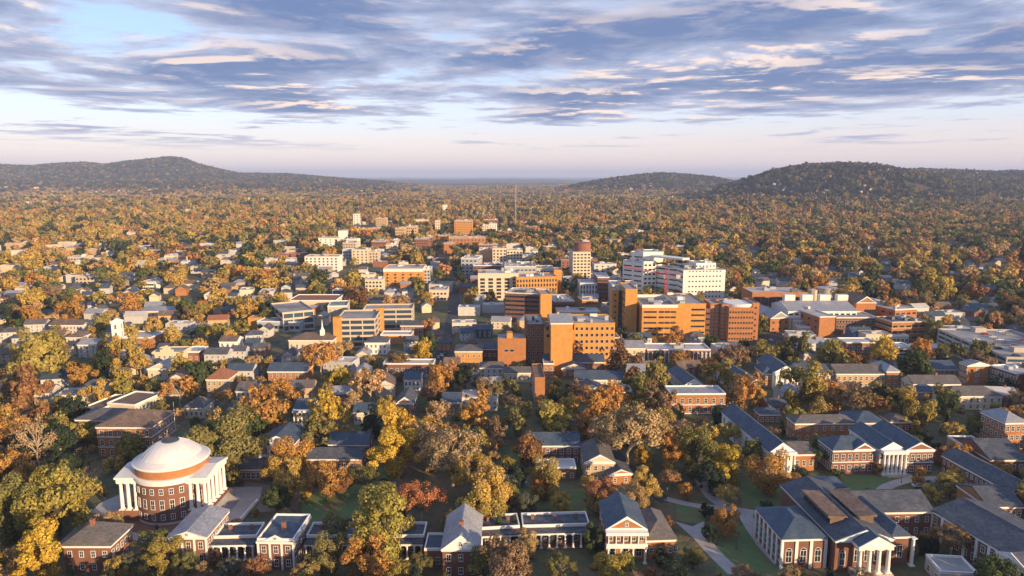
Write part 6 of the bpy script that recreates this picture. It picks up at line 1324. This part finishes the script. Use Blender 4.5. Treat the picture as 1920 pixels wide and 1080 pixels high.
def hides(x, y, r):
    """would this crown stand in front of a facade the photo shows?"""
    cx, cy, d = PX(x, y, 1.15 * r); hr = r * F_ / d
    S = SHOW_A; m = (S[:, 4] > y) & (S[:, 4] < y * 1.9 + 40)
    ov = np.minimum(S[:, 2], cx + hr * .9) - np.maximum(S[:, 0], cx - hr * .9); oh = np.minimum(S[:, 3], cy + hr * .95) - np.maximum(S[:, 1], cy - hr * .95)
    area = np.where((ov > 0) & (oh > 0), ov * oh, 0)
    frac = area / np.maximum((S[:, 2] - S[:, 0]) * (S[:, 3] - S[:, 1]), 1)
    return bool(np.any(m & ((frac > .10) | (area > 420))))
class Grid:
    def __init__(s, c): s.c = c; s.d = {}
    def add(s, x, y, r): s.d.setdefault((int(x // s.c), int(y // s.c)), []).append((x, y, r))
    def clash(s, x, y, r, f):
        i, j = int(x // s.c), int(y // s.c)
        for a in (i - 1, i, i + 1):
            for b in (j - 1, j, j + 1):
                for q in s.d.get((a, b), ()):
                    if (q[0] - x) ** 2 + (q[1] - y) ** 2 < ((q[2] + r) * f) ** 2: return True
        return False
grid = Grid(22.0)
for t in TREES: grid.add(t[0], t[1], t[2])
def cum(w, far=False):
    s = sum(q[1] for q in w); t = 0; o = []
    for k, q in w: t += q / s; o.append((t, k))
    return o
W_L = (('gold', 28), ('orange', 9), ('olivegold', 22), ('tan', 14), ('brown', 8), ('olive', 11), ('green', 7), ('dark', 6), ('yellow', 4), ('rust', 4))
W_C = (('gold', 16), ('orange', 8), ('olivegold', 18), ('tan', 14), ('brown', 13), ('olive', 15), ('green', 8), ('dark', 8), ('rust', 6), ('yellow', 3))
W_R = (('gold', 14), ('orange', 7), ('olivegold', 16), ('tan', 12), ('brown', 20), ('olive', 18), ('green', 9), ('dark', 9), ('rust', 8), ('pink', 3))
W_F = (('gold', 8), ('tan', 14), ('brown', 24), ('olive', 20), ('olivegold', 12), ('orange', 5), ('grey', 10), ('dark', 12))
W_H = (('brown', 8), ('olive', 10), ('dark', 22), ('rust', 3), ('olivegold', 3), ('sage', 8), ('grey', 18), ('shade', 30))  # grey late-autumn woods; low light on the hills put in as shade tone
XD = (('dark', 22), ('green', 14), ('olive', 14)); XG = (('gold', 30), ('orange', 8), ('tan', 12))
CUM = {}
for a_, w_ in (('L', W_L), ('C', W_C), ('R', W_R), ('F', W_F), ('H', W_H)):
    for b_, x_ in ((0, ()), (1, XD), (2, XG)): CUM[a_, b_] = cum(w_ + (x_ if a_ != 'H' else ()))
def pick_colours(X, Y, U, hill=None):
    X = np.asarray(X, float); Y = np.asarray(Y, float); n = vnoise(X / 140, Y / 140, 3) + vnoise(X / 45, Y / 45, 8) * .7 + np.clip((Y - 700) / 900, 0, 1) * vnoise(X / 520 + 3, Y / 190, 12) * 1.7  # broad term puts far shadow bands and sunlit rows into the leaf colours
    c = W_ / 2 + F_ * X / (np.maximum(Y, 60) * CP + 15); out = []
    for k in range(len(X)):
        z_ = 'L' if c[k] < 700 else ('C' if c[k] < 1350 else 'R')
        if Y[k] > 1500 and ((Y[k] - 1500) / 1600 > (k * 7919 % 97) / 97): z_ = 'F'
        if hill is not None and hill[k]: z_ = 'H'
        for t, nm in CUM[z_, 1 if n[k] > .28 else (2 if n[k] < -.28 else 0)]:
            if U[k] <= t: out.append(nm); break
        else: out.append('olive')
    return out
def pick_colour(x, y, u): return pick_colours([x], [y], [u])[0]
KW = (('round', 22), ('ragged', 40), ('oval', 10), ('wide', 22), ('cone', 4), ('bare', 2))
def pick_kind(u):
    u *= 100
    for k, q in KW:
        u -= q
        if u <= 0: return k
    return 'round'
def scatter():
    # near and middle ground, one by one, out to 1500 m; also a belt below the picture whose shade falls in
    y = 55.0
    while y < 1500:
        step = 8.2 if y < 600 else 10.0; half = .80 * y + 60
        for x in np.arange(-half, half, step):
            xx = x + nr.uniform(-.5, .5) * step; yy = y + nr.uniform(-.5, .5) * step
            r = float(np.clip(nr.normal(6.2 if yy < 330 else 7.4, 1.7), 3.0, 10.5)); u, v, q = nr.random(3)
            if yy < 176: r = float(np.clip(r, 3, 6.5))
            if q > (.93 if yy > 330 else .86): r *= .5
            if 330 < yy < 1500 and vnoise(xx / 70, yy / 70, 21) > .27: continue
            if grid.clash(xx, yy, r, .62) or hit_plan(xx, yy, r * .45) or (yy > 1100 and hit_plan(xx, yy + 10, 3)) or hit_clear(xx, yy): continue
            if yy < 1100 and hides(xx, yy, r):
                r *= .45
                if yy > 420 or hides(xx, yy, r): continue
            kind = pick_kind(v); cc = pick_colour(xx, yy, u)
            if kind == 'cone': cc = 'dark' if u < .5 else 'green'
            if r < 2.6 and yy < 420: kind = 'shrub' if q > .4 else 'round'
            grid.add(xx, yy, r); TREES.append((xx, yy, r, kind, cc, False))
        y += step
scatter()
def in_view(x, y, r):
    cx, cy, d = PX(x, y, 1.15 * r); hr = r * F_ / d
    return -hr * .3 < cx < W_ + hr * .3 and cy - hr * .6 < H_
vis = [i for i, t in enumerate(TREES) if in_view(*t[:3])]
vis.sort(key=lambda i: -(TREES[i][2] / TREES[i][1]) * (3 if TREES[i][5] else 1))
IND_T = vis[:298]; ind = set(IND_T); TREE_OBJ = []
for rank, i in enumerate(IND_T):
    x, y, r, kind, colr, hand = TREES[i]; g = random.Random(i * 13 + 1)
    sets = NEAR if y < 262 and r > 3.0 else MID
    tall = kind == 'tall'; kind = 'bare' if tall else kind
    sh, leaf, trunk = sets[g.choice(BYK[kind])]; s = 1.42 if tall else 1 + g.uniform(-.06, .06)
    nm = {'shrub': 'shrub', 'cone': 'conifer'}.get(kind, 'tree')
    t = thing(nm, 'tree', nm, (x, y, 0), g.uniform(0, 6.28), 'autumn trees of the campus'); t.scale = (r * g.uniform(.9, 1.1), r * g.uniform(.9, 1.1), r * s)
    c = inst('crown', leaf, t); base = PAL[colr]; v = g.uniform(.90, 1.18)
    c.color = (base[0] * v * g.uniform(.93, 1.07), base[1] * v, base[2] * v * g.uniform(.85, 1.15), 1)
    if kind != 'shrub': inst('trunk', trunk, t)
    TREE_OBJ.append((t, kind, colr, r))

# ---- everything beyond: instanced on points
def point_forest(name, label, recs, protos):
    """recs: x, y, z, scale, proto index, colour"""
    me = bpy.data.meshes.new(name); me.from_pydata([q[:3] for q in recs], [], [])
    n = len(recs)
    def attr(nm, ty, dat, key): a = me.attributes.new(nm, ty, 'POINT'); a.data.foreach_set(key, np.asarray(dat, dtype=np.float32 if ty != 'INT' else np.int32).ravel())
    attr('scl', 'FLOAT_VECTOR', [q[3] for q in recs], 'vector'); attr('rot', 'FLOAT_VECTOR', np.stack([np.zeros(n), np.zeros(n), nr.uniform(0, 6.28, n)], 1), 'vector')
    attr('idx', 'INT', [q[4] for q in recs], 'value'); attr('col', 'FLOAT_COLOR', [(*q[5], 1) for q in recs], 'color')
    pc = bpy.data.collections.new(name + '_kinds')
    for k, pm in enumerate(protos): pc.objects.link(bpy.data.objects.new('%s_kind_%02d' % (name, k), pm))
    ng = bpy.data.node_groups.new(name, 'GeometryNodeTree'); N, L = ng.nodes, ng.links
    ng.interface.new_socket('Geometry', in_out='INPUT', socket_type='NodeSocketGeometry'); ng.interface.new_socket('Geometry', in_out='OUTPUT', socket_type='NodeSocketGeometry')
    gi = N.new('NodeGroupInput'); go = N.new('NodeGroupOutput'); ip = N.new('GeometryNodeInstanceOnPoints'); ci = N.new('GeometryNodeCollectionInfo')
    ci.inputs['Collection'].default_value = pc; ci.inputs['Separate Children'].default_value = True; ci.inputs['Reset Children'].default_value = True
    ip.inputs['Pick Instance'].default_value = True
    def na(nm, ty):
        a = N.new('GeometryNodeInputNamedAttribute'); a.data_type = ty; a.inputs[0].default_value = nm; return a.outputs[0]
    L.new(gi.outputs[0], ip.inputs['Points']); L.new(ci.outputs[0], ip.inputs['Instance']); L.new(na('idx', 'INT'), ip.inputs['Instance Index'])
    L.new(na('rot', 'FLOAT_VECTOR'), ip.inputs['Rotation']); L.new(na('scl', 'FLOAT_VECTOR'), ip.inputs['Scale']); L.new(ip.outputs[0], go.inputs[0])
    o = link(bpy.data.objects.new(name, me)); md = o.modifiers.new('scatter', 'NODES'); md.node_group = ng
    tag(o, label, 'trees', kind='stuff'); return o
FK = ('round', 'ragged', 'oval', 'wide', 'cone', 'bare', 'shrub', 'round', 'ragged')
MIDF = [q[1] for q in tree_protos(FK, 1700, .088, False, True)]
FARF = [q[1] for q in tree_protos(FK, 420, .165, False, True)]
def clump(seed, n, rad):
    g = np.random.default_rng(seed); vs = []; fs = 0
    for k in range(n):
        V, _ = leaf_cloud(seed * 31 + k, 'round', 90, .36); s = g.uniform(6.0, 9.5)
        a = g.uniform(0, 6.28); d = rad * math.sqrt(g.uniform(0, 1)); V = V * s + (d * math.cos(a), d * math.sin(a), -1.0); vs.append(V)
    V = np.concatenate(vs); me = bpy.data.meshes.new('clump'); me.from_pydata(V.tolist(), [], [tuple(range(a, a + 4)) for a in range(0, len(V), 4)])
    me.materials.append(M['leaf_far']); me.update(); return me
def jit(colr):
    b = np.array(PAL[colr]) * 1.08; return tuple(b * nr.uniform(.75, 1.2) * nr.uniform(.92, 1.08, 3))
fi = {k: [i for i, q in enumerate(FK) if q == k] for k in set(FK)}
recs = []; rfar = []
for i, t in enumerate(TREES):
    if i in ind: continue
    x, y, r, kind, colr, hand = t; s = r * nr.uniform(.95, 1.08, 3)
    (recs if y < 620 else rfar).append((x, y, gh(x, y), tuple(s), int(nr.choice(fi[kind])), jit(colr)))
def band(y0, y1, step, lst, rs, protos_n, dens):
    y = y0
    while y < y1:
        xs = np.arange(-.80 * y - 40, .80 * y + 40, step); n = len(xs)
        X = xs + nr.uniform(-.55, .55, n) * step; Y = y + nr.uniform(-.55, .55, n) * step
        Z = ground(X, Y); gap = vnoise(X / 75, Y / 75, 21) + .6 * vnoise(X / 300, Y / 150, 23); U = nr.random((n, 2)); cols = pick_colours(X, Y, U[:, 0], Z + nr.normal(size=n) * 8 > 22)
        for k in range(n):
            if gap[k] > dens: continue
            if y < 4300 and (hit_plan(X[k], Y[k], 3.0 if y < 2500 else 9.0) or hit_plan(X[k], Y[k] + 12, 3.0)): continue
            s = rs * nr.uniform(.7, 1.25); cc = cols[k]
            lst.append((X[k], Y[k], float(Z[k]) - .3, (s, s, s * nr.uniform(.95, 1.3)), int(U[k, 1] * protos_n) % protos_n, jit(cc)))
        y += step
band(1500, 2500, 14.0, rfar, 7.8, len(FARF), .30)
point_forest('town_trees', 'autumn trees filling the town between the houses', recs, MIDF)
point_forest('distant_trees', 'small autumn trees spreading to the foot of the hills', rfar, FARF)
rc = []; CL = [clump(3 + k, 4, 17.0) for k in range(6)]
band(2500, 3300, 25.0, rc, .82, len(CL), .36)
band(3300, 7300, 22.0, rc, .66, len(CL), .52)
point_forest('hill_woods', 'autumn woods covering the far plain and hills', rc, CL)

# ------------------------------------------------------------------ labels that single each thing out
ORD = ('leftmost', 'second from left', 'third from left', 'fourth from left', 'fifth from left', 'sixth from left', 'seventh from left', 'eighth from left', 'ninth from left')
def where(x, y):
    rf = min(REFS, key=lambda q: math.hypot((q[1] - x), (q[2] - y) * .8)); dx, dy = x - rf[1], y - rf[2]
    side = ('right of' if dx > 0 else 'left of') if abs(dx) > abs(dy) else ('behind' if dy > 0 else 'in front of')
    return side + ' ' + rf[0]
def name_all(items):
    """items: (object, phrase); equal phrases are told apart from left to right"""
    groups = {}
    for o, ph in items: groups.setdefault(ph, []).append(o)
    for ph, os_ in groups.items():
        if len(os_) == 1: os_[0]['label'] = ph; continue
        os_.sort(key=lambda o: PX(*o.location)[0])
        for k, o in enumerate(os_): o['label'] = ph + ', ' + (ORD[k] if k < len(os_) - 1 else 'rightmost') if k < len(ORD) else ph + ', %dth from left' % (k + 1)
SHW = {'round': 'round', 'oval': 'tall oval', 'wide': 'feathery spreading', 'ragged': 'ragged', 'bare': 'nearly bare', 'cone': 'pointed', 'shrub': 'low'}
it = []
for o, kind, colr, r in TREE_OBJ:
    size = 'huge' if r > 9 else 'large' if r > 6.8 else 'mid-sized' if r > 4.6 else 'small'
    it.append((o, '%s %s %s %s %s' % (size, CW[colr], SHW[kind], {'shrub': 'shrub', 'cone': 'conifer'}.get(kind, 'tree'), where(o.location.x, o.location.y))))
name_all(it); it = []
SHN = ('gabled house', 'narrow gable-fronted house', 'hip-roofed house', 'broad gabled house', 'flat-roofed building', 'low cottage', 'long flat-roofed building')
for o, k, wm, rm in HOUSE_OBJ:
    a = WORDS.get(wm, 'blue'); b = WORDS.get(rm, 'red')
    it.append((o, ('%s %s %s' % (a, SHN[k], where(o.location.x, o.location.y))) if k in (4, 6) else '%s %s with %s roof %s' % (a, SHN[k], b, where(o.location.x, o.location.y))))
name_all(it)
name_all([(o, '%s %s %s flat-roofed block %s' % ('wide' if w_ > 24 else 'narrow', 'low' if h_ < 10 else 'tall' if h_ > 15 else 'mid-height', WORDS.get(wl, 'white panelled'), where(o.location.x, o.location.y))) for o, wl, h_, w_ in BLOCKS])
name_all([(o, '%s parked car %s' % (CARW[k], where(o.location.x, o.location.y))) for o, k in CAR_OBJ])

# ------------------------------------------------------------------ evening haze in the valley air
def haze():
    m = bpy.data.materials.new('haze'); m.use_nodes = True; nt = m.node_tree; nt.nodes.clear(); out = nt.nodes.new('ShaderNodeOutputMaterial')
    v = nt.nodes.new('ShaderNodeVolumePrincipled'); v.inputs['Color'].default_value = (.56, .70, 1.0, 1); v.inputs['Density'].default_value = 6.8e-5; v.inputs['Anisotropy'].default_value = 0.0
    nt.links.new(v.outputs[0], out.inputs['Volume']); M['haze'] = m
    g = bpy.data.objects['ground'].data; co = np.empty(len(g.vertices) * 3); g.vertices.foreach_get('co', co); co = co.reshape(-1, 3)
    o = MB().box(co[:, 0].min() - 200, co[:, 0].max() + 200, co[:, 1].min() - 200, co[:, 1].max() + 200, co[:, 2].min() - 1.5, co[:, 2].max() + 30).build('haze', 'haze')
    tag(o, 'thin blue evening haze over the valley', 'haze', kind='stuff'); o.visible_shadow = True
haze()
